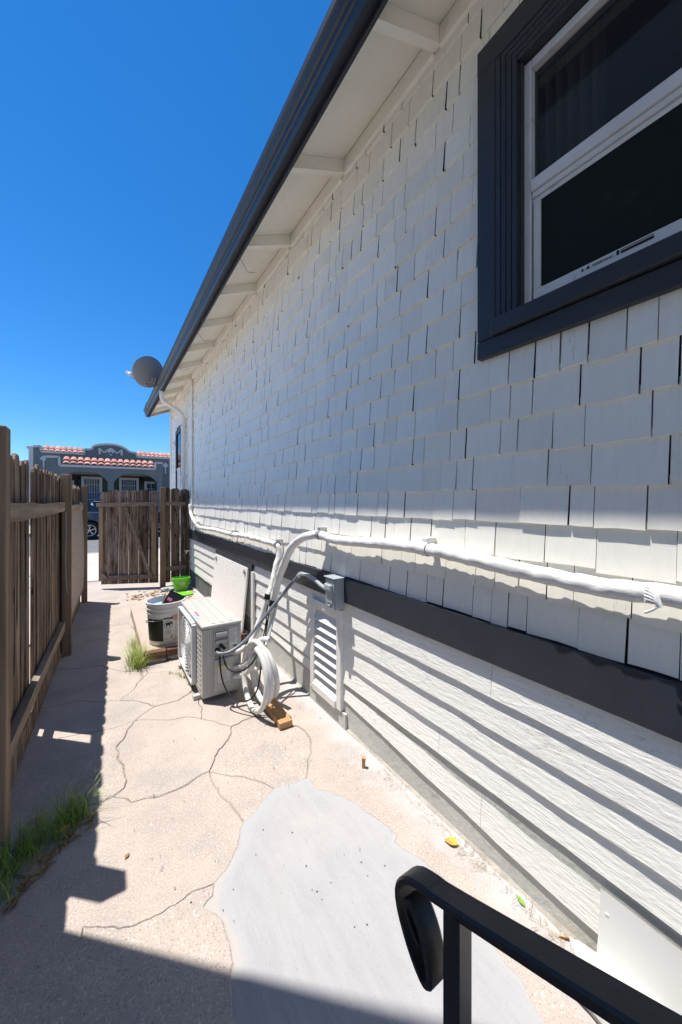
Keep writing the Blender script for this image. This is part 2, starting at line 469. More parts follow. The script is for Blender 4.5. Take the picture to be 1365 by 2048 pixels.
df = [d_, *G((252, 1470), (234, 1492), (238, 1521), (251, 1547), (249, 1576)), f_]
l2 = [fl(2.0), *G((90, 1655), (150, 1622)), f_]
fa = [f_, *G((264, 1605), (311, 1594), (352, 1580), (395, 1553)), a_]
ah = [a_, *G((428, 1566), (444, 1592), (459, 1603), (475, 1624)), h_]
ag = [a_, *G((450, 1549), (495, 1555), (530, 1566)), g_]
gi = [g_, G((583, 1568)), i_]
gh = [g_, G((524, 1605)), h_]
ij = [i_, *G((616, 1539), (620, 1473)), j_]
pl = [h_, *G((483, 1660), (480, 1693), (454, 1741), (430, 1768))]
n1 = pl[-1]
pl2 = [n1, *G((428, 1792), (410, 1812), (450, 1842), (465, 1894), (470, 1927)), PZ(476, 2060), PZ(480, 2400), W(.30, -2.4)]
l3 = [fl(1.22), *G((20, 1972), (60, 1945), (120, 1905), (163, 1880), (166, 1855), (240, 1858), (322, 1828), (392, 1781)), n1]
pr = [i_, *G((627, 1572), (634, 1581), (656, 1583), (704, 1603), (726, 1620), (759, 1642), (794, 1671), (788, 1682), (803, 1697), (847, 1722), (905, 1775), (960, 1850), (1040, 1960)), PZ(1120, 2100), W(1.0, -2.4)]
def rv(x): return x[::-1]
SL = [
    ('A', [h1, [h1[-1], b0], [b0, b1], [b1, W(1.40, 8.25), W(-.62, 8.25), fl(5.35)]]),
    ('B', [h2, [q_, platL], [platL, h1[-1]], rv(h1), [fl(5.35), fl(4.1)]]),
    ('C', [h3, rv(qd), rv(h2), [fl(4.1), fl(3.42)]]),
    ('D', [qp, rv(ep), [e_, s240], rv(qd)]),
    ('E', [pc, cb, bk, kw, [w1, platR], [platR, platL], [platL, q_], qp]),
    ('Fq', [h4, rv(ed), [e_, s240], rv(h3), [fl(3.42), fl(2.72)]]),
    ('Gq', [ep, pc, rv(dc), rv(ed)]),
    ('H', [h4, df, rv(l2), [fl(2.0), fl(2.72)]]),
    ('I', [dc, cb, ba, rv(fa), rv(df)]),
    ('J', [ag, gi, ij, rv(kj), rv(bk), ba]),
    ('K', [ag, gh, rv(ah)]),
    ('L1', [l2, fa, ah, pl, rv(l3), [fl(1.22), fl(2.0)]]),
    ('L2', [l3, pl2, [W(.30, -2.4), W(-.62, -2.4), fl(1.22)]]),
    ('Mq', [ij, rv(kj), kw, [w1, W(1.40, -2.4)], [W(1.40, -2.4), W(1.0, -2.4)], rv(pr)]),
    ('P', [gi, pr, [W(1.0, -2.4), W(.30, -2.4)], rv(pl2), rv(pl), rv(gh)]),
]
path = D.objects.new('concrete_path', None); COL.objects.link(path); put(path, (0, 3, 0)); tag(path, kind='structure')
def slab(chains, mat, name, gap, top):
    pts = []
    used = None
    for ch in chains:
        st = []
        for u, v in zip(ch, ch[1:]):
            L = (v - u).length
            straight = (abs(u.x - 1.40) < 1e-4 and abs(v.x - 1.40) < 1e-4) or L > 1.4 or (u.y > 5.6 and v.y > 5.6)
            st += [u, v] if straight else jag(u, v, 3 if L > .12 else 2)
        for p in st:
            if not pts or (pts[-1] - p).length > .002: pts.append(p)
    if (pts[0] - pts[-1]).length < .002: pts.pop()
    n = len(pts)
    area = sum(pts[i].x * pts[(i + 1) % n].y - pts[(i + 1) % n].x * pts[i].y for i in range(n))
    if area < 0: pts = pts[::-1]
    def inset(g0, z, jit=0.0):
        out = []
        for i in range(n):
            a, b, c = pts[i - 1], pts[i], pts[(i + 1) % n]
            t = (c - a); t.z = 0
            if t.length < 1e-6: t = (b - a)
            t.normalize(); nn = Vector((-t.y, t.x, 0))
            gg = g0 * (1 + 1.3 * (mnoise.noise(b * 3.0 + Vector((7, 3, 1))))) + jit * min(.9, max(0, mnoise.noise(b * 7) - .05) * 2.5)
            out.append(b + nn * gg + Vector((0, 0, z)))
        return out
    t1 = inset(gap + .003, top, .006); t0 = inset(gap, top - .005); bt = inset(gap, top - .05)
    mb = MB()
    mb.v = t1 + t0 + bt
    mb.f = [tuple(range(n))]
    for r in range(2):
        for i in range(n):
            k = (i + 1) % n
            mb.f.append(((r + 1) * n + i, (r + 1) * n + k, r * n + k, r * n + i))
    return obj(name, mb, mat, path)
for nm, ch in SL:
    if nm == 'P':
        po = slab(ch, m_patch, 'patch_slab', -.004, .004)
        bm = bmesh.new(); bm.from_mesh(po.data)
        bm.faces.ensure_lookup_table()
        topf = max(bm.faces, key=lambda f: len(f.verts))
        rim = [v.co.copy() for v in topf.verts]
        res = bmesh.ops.triangulate(bm, faces=[topf])
        for it in range(7):
            es = [e for e in bm.edges if e.calc_length() > .06 and all(v.co.z > rim[0].z - .001 for v in e.verts)]
            if not es: break
            bmesh.ops.subdivide_edges(bm, edges=es, cuts=1)
            bmesh.ops.triangulate(bm, faces=[f for f in bm.faces if len(f.verts) > 3])
        lay = bm.verts.layers.float.new('rim')
        for v in bm.verts:
            dmin = 9
            for i in range(len(rim)):
                a, b = rim[i - 1], rim[i]; ab = b - a; t_ = max(0, min(1, (v.co - a).dot(ab) / max(1e-9, ab.length_squared)))
                dmin = min(dmin, (v.co.xy - (a + ab * t_).xy).length)
            v[lay] = dmin
            if v.co.z > rim[0].z - .001: v.co.z += -.0055 + .0055 * min(1, dmin / .05)
        bm.to_mesh(po.data); bm.free()
    else:
        slab(ch, m_conc, 'slab', .0020 if nm in 'IJKL1L2H' else .0015, {'K': -.002, 'D': .002, 'J': -.003, 'L2': .003, 'H': .002}.get(nm, 0.0))

# raised pink slab with brick edge
plat = D.objects.new('raised_slab', None); COL.objects.link(plat); put(plat, (.8, 4.6, 0)); tag(plat, kind='structure')
mb = MB(); mb.box(.325, 1.335, 3.86, 5.58, .0, .098, bev=.006); obj('slab', mb, m_terra, plat)
x = .33
for k in range(5):
    wd = .195 + random.uniform(-.01, .01)
    mb = MB(); mb.box(0, wd - .006, -.045, .045, 0, .062, bev=.006, M=Matrix.Translation((x, 3.81, .042)) @ Matrix.Rotation(random.uniform(-.04, .04), 4, 'Z'))
    obj('brick', mb, m_brick, plat)
    x += wd + .004
def lump(c, sx, sy, sz, seed, n=2):
    bm = bmesh.new(); bmesh.ops.create_icosphere(bm, subdivisions=n, radius=1)
    for v in bm.verts:
        q = 1 + .35 * mnoise.noise(v.co * 1.7 + Vector((seed, seed * 2, 0)))
        v.co = Vector((max(-.8, min(.8, v.co.x)) * sx * q + c[0], max(-.8, min(.8, v.co.y)) * sy * q + c[1], max(-.8, min(.8, v.co.z)) * sz * q + c[2]))
    bm.verts.index_update(); mb = MB()
    mb.add([v.co.copy() for v in bm.verts], [tuple(v.index for v in f.verts) for f in bm.faces]); bm.free()
    return mb
for k, (x, sx) in enumerate(((.43, .12), (.62, .13), (.83, .12))):
    obj('rubble_stone', lump((x, 3.82, .018), sx, .055, .034, k * 3.3), m_rubble, plat)

# ================================================================== HOUSE
house = thing('house', (1.38, 4.4, 0), 'white shingled house with slate blue trim along the right side of the alley', 'house')
YE = 9.28       # far corner of the wall
YN = -.75       # near end, behind the camera
# walls (inner sheathing with a hole for the near window)
mb = MB()
WY0, WY1, WZ0, WZ1 = -.12, .80, 2.20, 3.215
mb.box(1.365, 1.42, WY1, YE, .80, 3.9)
mb.box(1.365, 1.42, YN, WY0, .80, 3.9)
mb.box(1.365, 1.42, WY0, WY1, .80, WZ0); mb.box(1.365, 1.42, WY0, WY1, WZ1, 3.9)
mb.box(1.42, 5.5, YE - .1, YE, .0, 3.9)
mb.box(1.366, 1.42, YN, YE, .05, .80)
obj('wall', mb, m_tar, house)
mb = MB()
mb.box(1.352, 1.41, YN, 5.0, -.05, .34)
obj('foundation', mb, m_found, house)
mb = MB(); mb.box(1.355, 1.41, 5.0, YE, -.05, .36)
obj('foundation', mb, m_foundgrey, house)
# small plaster fillet along the base
pts = []
mb = MB()
yy = YN
while yy < 5.0:
    y2 = yy + .09; r0 = .010 + .009 * mnoise.noise(Vector((yy * 6, 0, 0))); r1 = .010 + .009 * mnoise.noise(Vector((y2 * 6, 0, 0)))
    mb.add([(1.353, yy, r0 * 1.3), (1.352 - r0 * 1.6, yy, -.002), (1.353, y2, r1 * 1.3), (1.352 - r1 * 1.6, y2, -.002)], [(0, 2, 3, 1)])
    yy = y2
obj('base_fillet', mb, m_rubble, house, smooth=True, recalc=False)

# ---- shingles
EXP, Z0 = .1375, 1.003
def in_window(y0, y1, z0, z1):
    for (wa, wb, za, zb) in ((-.4, .974, 2.10, 3.40), (7.78, 8.50, 1.5, 3.02)):
        if y1 > wa and y0 < wb and z1 - .03 > za and z0 < zb - .01: return (wa, wb)
    return None
shing = []
rs = random.Random(5)
for k in range(20):
    zc = Z0 + EXP * k
    y = YN + rs.uniform(0, .1)
    wav = rs.uniform(0, 50)
    while y < YE:
        wdt = rs.choice((.075, .09, .105, .12, .13, .14, .15, .165, .18, .20))
        y0, y1 = y, min(y + wdt, YE)
        if 3.31 < zc < 3.40 and y0 < .972 < y1 - .02: y1 = .977; wdt = y1 - y0
        y += wdt
        gl = rs.choice((.0016, .0024, .0032, .0040, .0050, .0062, .0080))
        hit = in_window(y0, y1, zc, zc + EXP)
        if hit:
            wa, wb = hit
            if zc + EXP > 3.45 and zc < 3.40 and wb < 2 and y1 < .98: zlift = 3.397 - zc
            else: zlift = 0
            if zlift: pass
            elif y0 < wb < y1 and y1 - wb > .02: y0 = wb + .001
            elif y0 < wa < y1 and wa - y0 > .02: y1 = wa - .001
            else: continue
        if y1 - y0 < .02: continue
        dz = (zlift if hit else 0) + .003 * mnoise.noise(Vector((y0 * 1.3, wav, 0))) + rs.uniform(-.004, .004)
        if rs.random() < .09: dz += rs.uniform(-.012, .006)
        th = .0105 + rs.uniform(-.0025, .0035)
        if 1.0 < zc + EXP * 1 < 1.2: th += .002
        top = min(zc + EXP + .025, 3.80)
        sk = rs.uniform(-.002, .002)
        # bottom edge in 3 points, slightly uneven
        xb = 1.361 - th
        ym = y0 + (y1 - y0) * rs.uniform(.35, .65)
        cup = rs.uniform(-.0015, .002)
        A = [(xb, y0 + gl, zc + dz), (xb - cup, ym, zc + dz + rs.uniform(-.003, .003)), (xb, y1 - .0003, zc + dz + sk)]
        T = [(1.3625, y0 + gl * .7, top), (1.3625, ym, top), (1.3625, y1 - .0003, top)]
        Bk = [(1.3645, a[1], a[2]) for a in A]
        mbp = MB()
        mbp.add(A + T + Bk, [(0, 1, 4, 3), (1, 2, 5, 4), (6, 7, 1, 0), (7, 8, 2, 1), (0, 3, 6), (2, 8, 5)])
        ctr = Vector((1.355, (y0 + y1) / 2, zc + EXP / 2)); pr_ = proj(ctr)
        sc = 0
        if pr_ and -40 < pr_[0] < 1405 and -30 < pr_[1] < 2080:
            pa, pb = proj((1.355, y0, zc)), proj((1.355, y1, zc))
            if pa and pb: sc = abs(pa[0] - pb[0]) * F * EXP / pr_[2]
        shing.append((sc, mbp, rs.random() < .55))
        # a visible split in some shingles
shing.sort(key=lambda t: -t[0])
def edges_bare(o, flags):
    o.data.materials.append(m_bare)
    for q, fl_ in enumerate(flags):
        if fl_: o.data.polygons[q * 6 + 4].material_index = 1
for sc, mbp, fl_ in shing[:300]:
    edges_bare(obj('shingle', mbp, m_shingle, house, recalc=False), [fl_])
rest = MB()
for sc, mbp, fl_ in shing[300:]: rest.merge(mbp)
so_ = tag(obj('shingle', rest, m_shingle, house, recalc=False, origin=(1.36, 4, 1)), kind='stuff')
edges_bare(so_, [t[2] for t in shing[300:]])

# ---- belt band
for y0, y1 in ((YN, 1.98), (1.983, 5.2), (5.203, YE)):
    mb = MB(); n = int((y1 - y0) / .15); 
    vs = []
    for q in range(n + 1):
        yy = y0 + (y1 - y0) * q / n; dx = .0015 * mnoise.noise(Vector((yy * 4, 1, 0)))
        vs += [(1.330 + dx, yy, .838 + dx * .6), (1.330 + dx, yy, .998), (1.362, yy, .998), (1.362, yy, .838)]
    fs = []
    for q in range(n):
        a = q * 4
        for r in range(4): fs.append((a + r, a + (r + 1) % 4, a + 4 + (r + 1) % 4, a + 4 + r))
    fs += [(0, 1, 2, 3), (n * 4, n * 4 + 1, n * 4 + 2, n * 4 + 3)]
    mb.add(vs, fs); obj('band_board', mb, m_dark, house)
# ---- lap siding
def botz(Y):
    if Y < .7: return .10
    if Y < 2.0: return .10 + (Y - .7) * .066
    if Y < 5.4: return .186 + (Y - 2.0) * .033
    return .30
LAPS = [(.837, .692), (.692, .560), (.560, .428), (.428, .300), (.300, None)]
VY0, VY1 = 2.025, 2.445          # vent opening
rs = random.Random(9)
for k, (zt, zb) in enumerate(LAPS):
    cuts = [YN] + {0: [.92, 1.64, 4.1], 1: [1.63, 3.6], 2: [2.9, 5.9], 3: [1.2, 4.6], 4: [.97, 3.2, 5.4]}[k] + [YE]
    for y0, y1 in zip(cuts, cuts[1:]):
        segs = [(y0, y1)]
        if zt < .80:
            segs = []
            if y0 < VY0: segs.append((y0, min(y1, VY0)))
            if y1 > VY1: segs.append((max(y0, VY1), y1))
        for (u, v) in segs:
            if v - u < .05: continue
            n = max(2, int((v - u) / .08)); vs = []; fs = []
            for q in range(n + 1):
                yy = u + .001 + (v - u - .002) * q / n
                zb_ = zb if zb is not None else min(botz(yy), zt - .02)
                wv = .0022 * mnoise.noise(Vector((yy * 5, k * 9.1, 0))) + .0012 * mnoise.noise(Vector((yy * 17, k * 5, 3)))
                xb = 1.3425 + wv * .8
                vs += [(xb, yy, zb_ + wv), (1.3575, yy, zt + .012), (1.364, yy, zt + .012), (1.364, yy, zb_ + wv)]
            for q in range(n):
                a = q * 4
                for r in range(4): fs.append((a + r, a + (r + 1) % 4, a + 4 + (r + 1) % 4, a + 4 + r))
            fs += [(0, 1, 2, 3), (n * 4, n * 4 + 1, n * 4 + 2, n * 4 + 3)]
            mb = MB(); mb.add(vs, fs); obj('siding_board', mb, m_siding, house)

# ---- louvred vent
vent = MB()
vz0, vz1, vx = .105, .775, 1.325
fw = .055
vent.box(vx, 1.362, VY0, VY0 + fw, vz0, vz1, bev=.003); vent.box(vx, 1.362, VY1 - fw, VY1, vz0, vz1, bev=.003)
vent.box(vx + .001, 1.361, VY0 + fw, VY1 - fw, vz1 - .055, vz1 - .001, bev=.003); vent.box(vx - .012, 1.361, VY0 + fw, VY1 - fw, vz0, vz0 + .05, bev=.003)
vfr = obj('vent_frame', vent, m_white, house)
mb = MB(); mb.box(1.392, 1.396, VY0 + fw, VY1 - fw, vz0 + .05, vz1 - .055); obj('vent_backing', mb, m_black, vfr)
nl = 8
for k in range(nl):
    zz = vz0 + .085 + k * (vz1 - vz0 - .135) / nl
    mb = MB(); mb.bar((1.346, VY0 + fw + .002, zz), (1.346, VY1 - fw - .002, zz), .070, .007, up=(-.86, 0, .51) , bev=.002)
    obj('louvre', mb, m_white, vfr)
# flat grey-green base block below the vent
mb = MB(); mb.box(1.335, 1.3515, 1.98, 2.47, -.01, .104, bev=.004); obj('vent_base', mb, m_found, house)

# ---- corner boards, line-cover strip
mb = MB(); mb.box(1.335, 1.366, YE - .09, YE + .02, .35, 3.70, bev=.003); obj('corner_board', mb, m_white, house)
mb = MB(); mb.box(1.325, 1.3505, 6.80, 6.90, 1.02, 3.64, bev=.012); obj('cover_strip', mb, m_white, house)

# ---- near window
win = obj('window', (lambda q: (q.box(1.331, 1.364, .892, .976, 2.170, 3.2915, bev=.004),        # left casing
                                q.box(1.330, 1.363, -.34, .976, 3.292, 3.394, bev=.004),          # head casing
                                q.box(1.332, 1.363, -.34, .978, 2.098, 2.168, bev=.004),           # apron
                                q.box(1.312, 1.40, -.34, .905, 2.172, 2.236, bev=.006),            # sill
                                q.box(1.332, 1.362, -.34, -.17, 2.20, 3.29), q)[-1])(MB()), m_dark, house)
for k, (ya, xb) in enumerate(((.872, 1.334), (.851, 1.3375), (.830, 1.341), (.809, 1.3445))):
    mb = MB(); mb.box(xb, 1.41, ya, ya + .0195, 2.237, 3.291, bev=.002); obj('casing_moulding', mb, m_dark, win)
    mb = MB(); mb.box(xb + .001, 1.409, -.165, ya - .001, 3.291 - (.0205 * (k + 1)), 3.291 - .0205 * k - .001, bev=.004); obj('casing_moulding', mb, m_dark, win)
# vinyl frame: jamb, head, meeting rail, bottom rail
fx = 1.385
mb = MB(); mb.box(fx, fx + .05, .775, .806, 2.238, 3.205, bev=.003)
mb.box(fx + .001, fx + .05, -.16, .774, 3.172, 3.205, bev=.003); mb.box(fx - .001, fx + .05, -.16, .774, 2.238, 2.270, bev=.003)
fr = obj('frame', mb, m_vinyl, win)
mb = MB(); mb.box(fx - .006, fx + .045, -.16, .773, 2.690, 2.735, bev=.003); mb.box(fx + .003, fx + .04, -.16, .773, 2.668, 2.689, bev=.003); mb.box(fx + .012, fx + .04, -.16, .773, 2.650, 2.667, bev=.002)
obj('meeting_rail', mb, m_vinyl, win)
mb = MB(); mb.box(fx + .004, fx + .04, .742, .768, 2.313, 2.649, bev=.003)
mb.box(fx + .003, fx + .042, -.16, .768, 2.271, 2.312, bev=.003)
sash = obj('lower_sash', mb, m_vinyl, win)
mb = MB(); mb.box(fx + .014, fx + .016, -.155, .743, 2.32, 2.655); obj('insect_screen', mb, m_screen, win)
mb = MB(); mb.box(fx + .028, fx + .032, -.155, .776, 2.73, 3.175); obj('pane', mb, m_glass, win)
mb = MB(); mb.box(fx + .030, fx + .034, -.155, .743, 2.32, 2.655); obj('pane', mb, m_glass, win)
# warning lettering on the lower rail, read from outside (faces -X)
t = text_mb('\u26a0 WARNING', .013) if False else text_mb('WARNING', .0125)
xt = fx + .0022
T = Matrix(((0, 0, -1, xt), (-1, 0, 0, .565), (0, 1, 0, 2.293), (0, 0, 0, 1)))
mb = MB(); mb.add([T @ v for v in t.v], t.f)
tri = [(xt, .585, 2.293), (xt, .571, 2.293), (xt, .578, 2.305)]; mb.prism(tri, (-.0005, 0, 0))
tri = [(xt, .600, 2.293), (xt, .590, 2.293), (xt, .595, 2.304)]; mb.prism(tri, (-.0005, 0, 0))
mb.box(xt - .0006, xt, .488, .4955, 2.292, 2.307)
mb.box(xt - .0006, xt, .40, .484, 2.292, 2.300); mb.box(xt - .0006, xt, .40, .484, 2.303, 2.3055)
obj('warning_print', mb, m_black, sash)
# dim room and a half-drawn curtain behind the glass
mb = MB()
mb.box(1.425, 3.2, -.9, -.88, 1.2, 3.7); mb.box(1.425, 3.2, 2.2, 2.22, 1.2, 3.7); mb.box(3.2, 3.22, -.9, 2.22, 1.2, 3.7)
mb.box(1.425, 3.2, -.9, 2.2, 3.7, 3.72); mb.box(1.425, 3.2, -.9, 2.2, 1.2, 1.22)
obj('room', mb, m_room, house)
mb = MB(); vs = []; fs = []
for q in range(41):
    yy = .80 - q * .006; xx = 1.50 + .018 * math.sin(q * .9); vs += [(xx, yy, 2.2), (xx, yy, 3.3)]
fs = [(2 * q, 2 * q + 2, 2 * q + 3, 2 * q + 1) for q in range(40)]
mb.add(vs, fs); obj('curtain', mb, m_curtain, win, smooth=True, recalc=False)

# ---- far window
mb = MB(); ya, yb, za, zb = 7.80, 8.48, 1.52, 3.0
mb.box(1.328, 1.364, ya, ya + .09, za, zb, bev=.004); mb.box(1.328, 1.364, yb - .09, yb, za, zb, bev=.004)
mb.box(1.327, 1.364, ya + .09, yb - .09, zb - .09, zb, bev=.004); mb.box(1.31, 1.364, ya + .09, yb - .09, za, za + .09, bev=.004)
w2 = obj('window', mb, m_dark, house)
mb = MB(); mb.box(1.3485, 1.355, ya + .09, yb - .09, za + .09, 2.15); mb.box(1.340, 1.357, ya + .09, yb - .09, 2.15, 2.20, bev=.003)
obj('lower_sash', mb, m_vinyl, w2)
mb = MB(); mb.box(1.348, 1.352, ya + .09, yb - .09, 2.201, zb - .09); obj('pane', mb, m_glassr, w2)
mb = MB(); mb.tube([(1.35, 8.72, 2.78), (1.29, 8.72, 2.78), (1.27, 8.72, 2.70)], .012, 8); mb.box(1.335, 1.352, 8.68, 8.76, 2.72, 2.84, bev=.005)
obj('wall_bracket', mb, m_white, house)

# ---- eaves: rafters, soffit, blocking, roof, gutter
def rz(X): return 3.68 - (1.36 - X) * .418          # underside of the rafters
YG = 9.85
rafY = [1.21 + .8128 * k for k in range(-3, 11)]
for ry in rafY:
    mb = MB(); mb.prism([(1.364, ry - .022, rz(1.364)), (.962, ry - .022, rz(.962)), (.962, ry - .022, rz(.962) + .085), (1.364, ry - .022, rz(1.364) + .085)], (0, .044, 0))
    obj('rafter', mb, m_soffit, house)
    mb = MB()
for ra, rb in zip(rafY, rafY[1:]):
    mb = MB(); mb.box(1.335, 1.361, ra + .0225, min(rb - .0225, YG), 3.655, 3.752, bev=.002); 
    if ra < YE - .5: obj('frieze_block', mb, m_soffit, house)
    mb = MB(); e = .002
    mb.prism([(1.385, ra + e, rz(1.385) + .086), (.955, ra + e, rz(.955) + .086), (.955, ra + e, rz(.955) + .104), (1.385, ra + e, rz(1.385) + .104)], (0, min(rb, YG) - ra - 2 * e, 0))
    obj('soffit_board', mb, m_soffit, house)
mb = MB(); mb.prism([(4.5, YN - .3, rz(4.5) + .106), (.90, YN - .3, rz(.90) + .106), (.90, YN - .3, rz(.90) + .126), (4.5, YN - .3, rz(4.5) + .126)], (0, YG - YN + .3, 0))
obj('roof', mb, m_gutter, house)
mb = MB(); mb.prism([(1.366, YG - .12, rz(1.366) - .01), (.965, YG - .12, rz(.965) - .01), (.965, YG - .12, rz(.965) + .085), (4.0, YG - .12, rz(4.0) + .085), (4.0, YG - .12, rz(4.0) - .01)], (0, .04, 0))
obj('barge_board', mb, m_soffit, house)
mb = MB(); mb.box(.944, .961, YN - .3, YG, 3.505, 3.635); obj('fascia', mb, m_gutter, house)
prof = [(.943, 3.53), (.896, 3.522), (.885, 3.545), (.8845, 3.575), (.876, 3.583), (.8755, 3.612), (.866, 3.622), (.852, 3.650), (.845, 3.655), (.843, 3.690), (.849, 3.694), (.853, 3.66), (.90, 3.60), (.943, 3.66)]
mb = MB()
segs = [(YN - .3, 5.05), (5.052, YG)]
for y0, y1 in segs: mb.prism([(x, y0, z) for x, z in prof], (0, y1 - y0, 0))
gut = obj('gutter', mb, m_gutter, house)
mb = MB(); mb.prism([(x - .003 * (1 if x < .9 else -1), YG + .001, z) for x, z in prof[:10]], (0, .008, 0)); obj('end_cap', mb, m_gutter, gut)
mb = MB(); mb.tube(spline([(.90, 9.25, 3.70), (.84, 9.24, 3.72), (.82, 9.22, 3.62), (.86, 9.2, 3.53), (.93, 9.2, 3.50)]), .004, 6); obj('hanging_wire', mb, m_black, gut)
# loose thin wires under the far rafters
for (ya, yb) in ((3.0, 3.3), (4.6, 5.0), (5.9, 6.2), (6.3, 6.8)):
    mb = MB(); mb.tube(spline([(.97, ya, 3.52), (1.03, ya + .03, 3.47), (1.08, (ya + yb) / 2, 3.53), (1.2, yb, 3.64)]), .003, 5)
    obj('soffit_wire', mb, m_grey, house)
# ---- downspout
dsp = [(.93, 7.42, 3.53), (.93, 7.42, 3.44), (.96, 7.42, 3.35), (1.10, 7.42, 3.27), (1.22, 7.42, 3.20), (1.295, 7.42, 3.09), (1.30, 7.42, 2.9), (1.30, 7.42, 2.4), (1.30, 7.42, 1.2), (1.30, 7.42, .5)]
mb = MB(); mb.tube(spline(dsp, .04), .040, 12); dn = obj('downspout', mb, m_white, house, smooth=True)
for zz in (2.9, 1.95):
    mb = MB(); mb.box(1.252, 1.351, 7.375, 7.465, zz, zz + .025, bev=.003); obj('strap', mb, m_white, dn)
# ---- bent flashing sheet at the near bottom end
mb = MB(); vs = []; fs = []
nY, nZ = 10, 6
for a in range(nY + 1):
    for b in range(nZ + 1):
        yy = .52 - a * .075; ztop = .265; zz = ztop - b * (ztop - .02) / nZ
        xx = 1.334 - .012 * b / nZ - .012 * math.sin(a * .9) * (b / nZ) ** 2 - (.03 * (b / nZ) ** 2 if a == 0 else 0)
        vs.append((xx, yy + .004 * mnoise.noise(Vector((a, b, 0))), zz + .006 * mnoise.noise(Vector((a * .7, 3, 0)))))
for a in range(nY):
    for b in range(nZ):
        q = a * (nZ + 1) + b; fs.append((q, q + 1, q + nZ + 2, q + nZ + 1))
mb.add(vs, fs); fsh = obj('flashing_sheet', mb, m_flash, house, smooth=True, recalc=False)
mb = MB()
for (yy, zz) in ((.50, .20), (.49, .05), (.30, .235)): mb.lathe([(.001, .004), (.006, .003), (.007, 0)], (1.331, yy, zz), 10, Matrix.Rotation(-math.pi / 2, 3, 'Y'))
obj('nail_head', mb, m_white, fsh)
obj('concrete_lump', lump((1.26, .44, .03), .09, .17, .075, 4.4, 3), m_found, house)

# ================================================================== THINGS ON THE WALL
def clamp_mb(p, r, wdt=.03, tail=True):
    mb = MB(); d = Vector((0, 1, 0))
    prof = [(r + .001, -wdt / 2), (r + .004, -wdt / 2), (r + .004, wdt / 2), (r + .001, wdt / 2), (r + .001, -wdt / 2)]
    mb.lathe(prof, p, 18, Matrix.Rotation(math.pi / 2, 3, 'X'))
    return mb
X0 = 1.303
runR = [(X0, -.75, 1.24), (X0, -.2, 1.238)] + [PX(a, b, X0) for a, b in ((1365, 1196), (1301, 1187), (1217, 1176), (1104, 1154), (992, 1129), (908, 1109), (852, 1098), (785, 1089), (712, 1083.5), (673, 1080), (640, 1070))]
runR += [PD(610, 1074, 2.67), PD(589, 1089, 2.75), PD(577, 1107, 2.81), PD(567.5, 1131, 2.86), PD(558, 1157, 2.91), PD(550, 1189, 2.945), PD(547, 1207, 2.95)]
rp = thing('wrapped_pipe', runR[12], 'thick white taped pipe along the wall from the right edge, bending down to the coil', 'pipe', 'white taped pipes on the wall')
sp = spline(runR, .03)
mb = MB(); mb.tube(spline(runR, .012), .030, 16, wob=.16, spiral=.09); obj('wrap', mb, m_tape, rp, smooth=True, sharp=60)
lineR = [PD(547, 1206, 2.95), PD(541.7, 1229, 2.945), PD(532, 1264, 2.89), PD(521, 1300, 2.80), PD(514, 1340, 2.70)]
mb = MB(); mb.tube(spline(lineR), .019, 10); mb.tube(spline([p + Vector((.03, -.01, 0)) for p in lineR]), .012, 8); obj('bare_line', mb, m_hose, rp, smooth=True)
mb = MB(); mb.tube([PD(548, 1200, 2.948), PD(546, 1212, 2.95)], .034, 14); obj('black_tape', mb, m_black, rp, smooth=True)
for a, b in ((640, 1070), (853, 1098)):
    p = PX(a, b, X0); mb = clamp_mb(p, .031, .035)
    mb.box(X0 - .01, 1.352, p.y - .018, p.y + .018, p.z + .030, p.z + .055, bev=.003)
    obj('clamp', mb, m_steel if a < 700 else m_white, rp, smooth=True)
p = PX(1316, 1192, X0)       # knotted end of the tape
mb = MB(); rs = random.Random(3)
for k in range(7):
    ang = -.5 + k * .28
    mb.tube(spline([p + Vector((-.033 * math.cos(ang), .02, .033 * math.sin(ang))), p + Vector((-.038 * math.cos(ang * .7), -.002, .036 * math.sin(ang * .6) - .004)), p + Vector((-.034, -.015 + rs.uniform(-.004, .004), -.022))]), .0032, 6)
mb.tube(spline([p + Vector((-.034, -.012, -.02)), p + Vector((-.036, .004, -.036)), p + Vector((-.033, .02, -.046))]), .0035, 6)
obj('tape_knot', mb, m_tape, rp, smooth=True)

runL = [(1.31, 6.86, 3.5), (1.31, 6.86, 2.6), (1.31, 6.86, 1.9), (1.308, 6.84, 1.45), (1.304, 6.72, 1.27)] + [PX(a, b, X0) for a, b in ((394, 1050.5), (404, 1056), (415, 1057.5), (431, 1060), (450, 1065), (466, 1069), (492.5, 1072), (507, 1076), (520.6, 1079.5), (544, 1086), (554.6, 1090))]
runL = runL[3:]
runL += [PD(559, 1107, 3.21), PD(553.5, 1131, 3.17), PD(546.4, 1161, 3.12), PD(541.7, 1180, 3.09), PD(537, 1192, 3.065)]
lp = thing('wrapped_pipe', runL[6], 'thinner lumpy white taped pipe from the gate end of the wall to the coil', 'pipe', 'white taped pipes on the wall')
mb = MB(); mb.tube(spline(runL, .015), .026, 14, wob=.32, spiral=.09); obj('wrap', mb, m_tape, lp, smooth=True, sharp=60)
lineL = [PD(537, 1190, 3.065), PD(527.7, 1217.5, 3.05), PD(516, 1248, 3.0), PD(504, 1278, 2.93), PD(497, 1300, 2.87), PD(490, 1330, 2.80)]
mb = MB(); mb.tube(spline(lineL), .019, 10); mb.tube(spline([p + Vector((.028, 0, 0)) for p in lineL]), .013, 8); obj('bare_line', mb, m_hose, lp, smooth=True)
mb = MB(); mb.tube([PD(538, 1188, 3.068), PD(535.5, 1198, 3.064)], .031, 14); obj('black_tape', mb, m_black, lp, smooth=True)
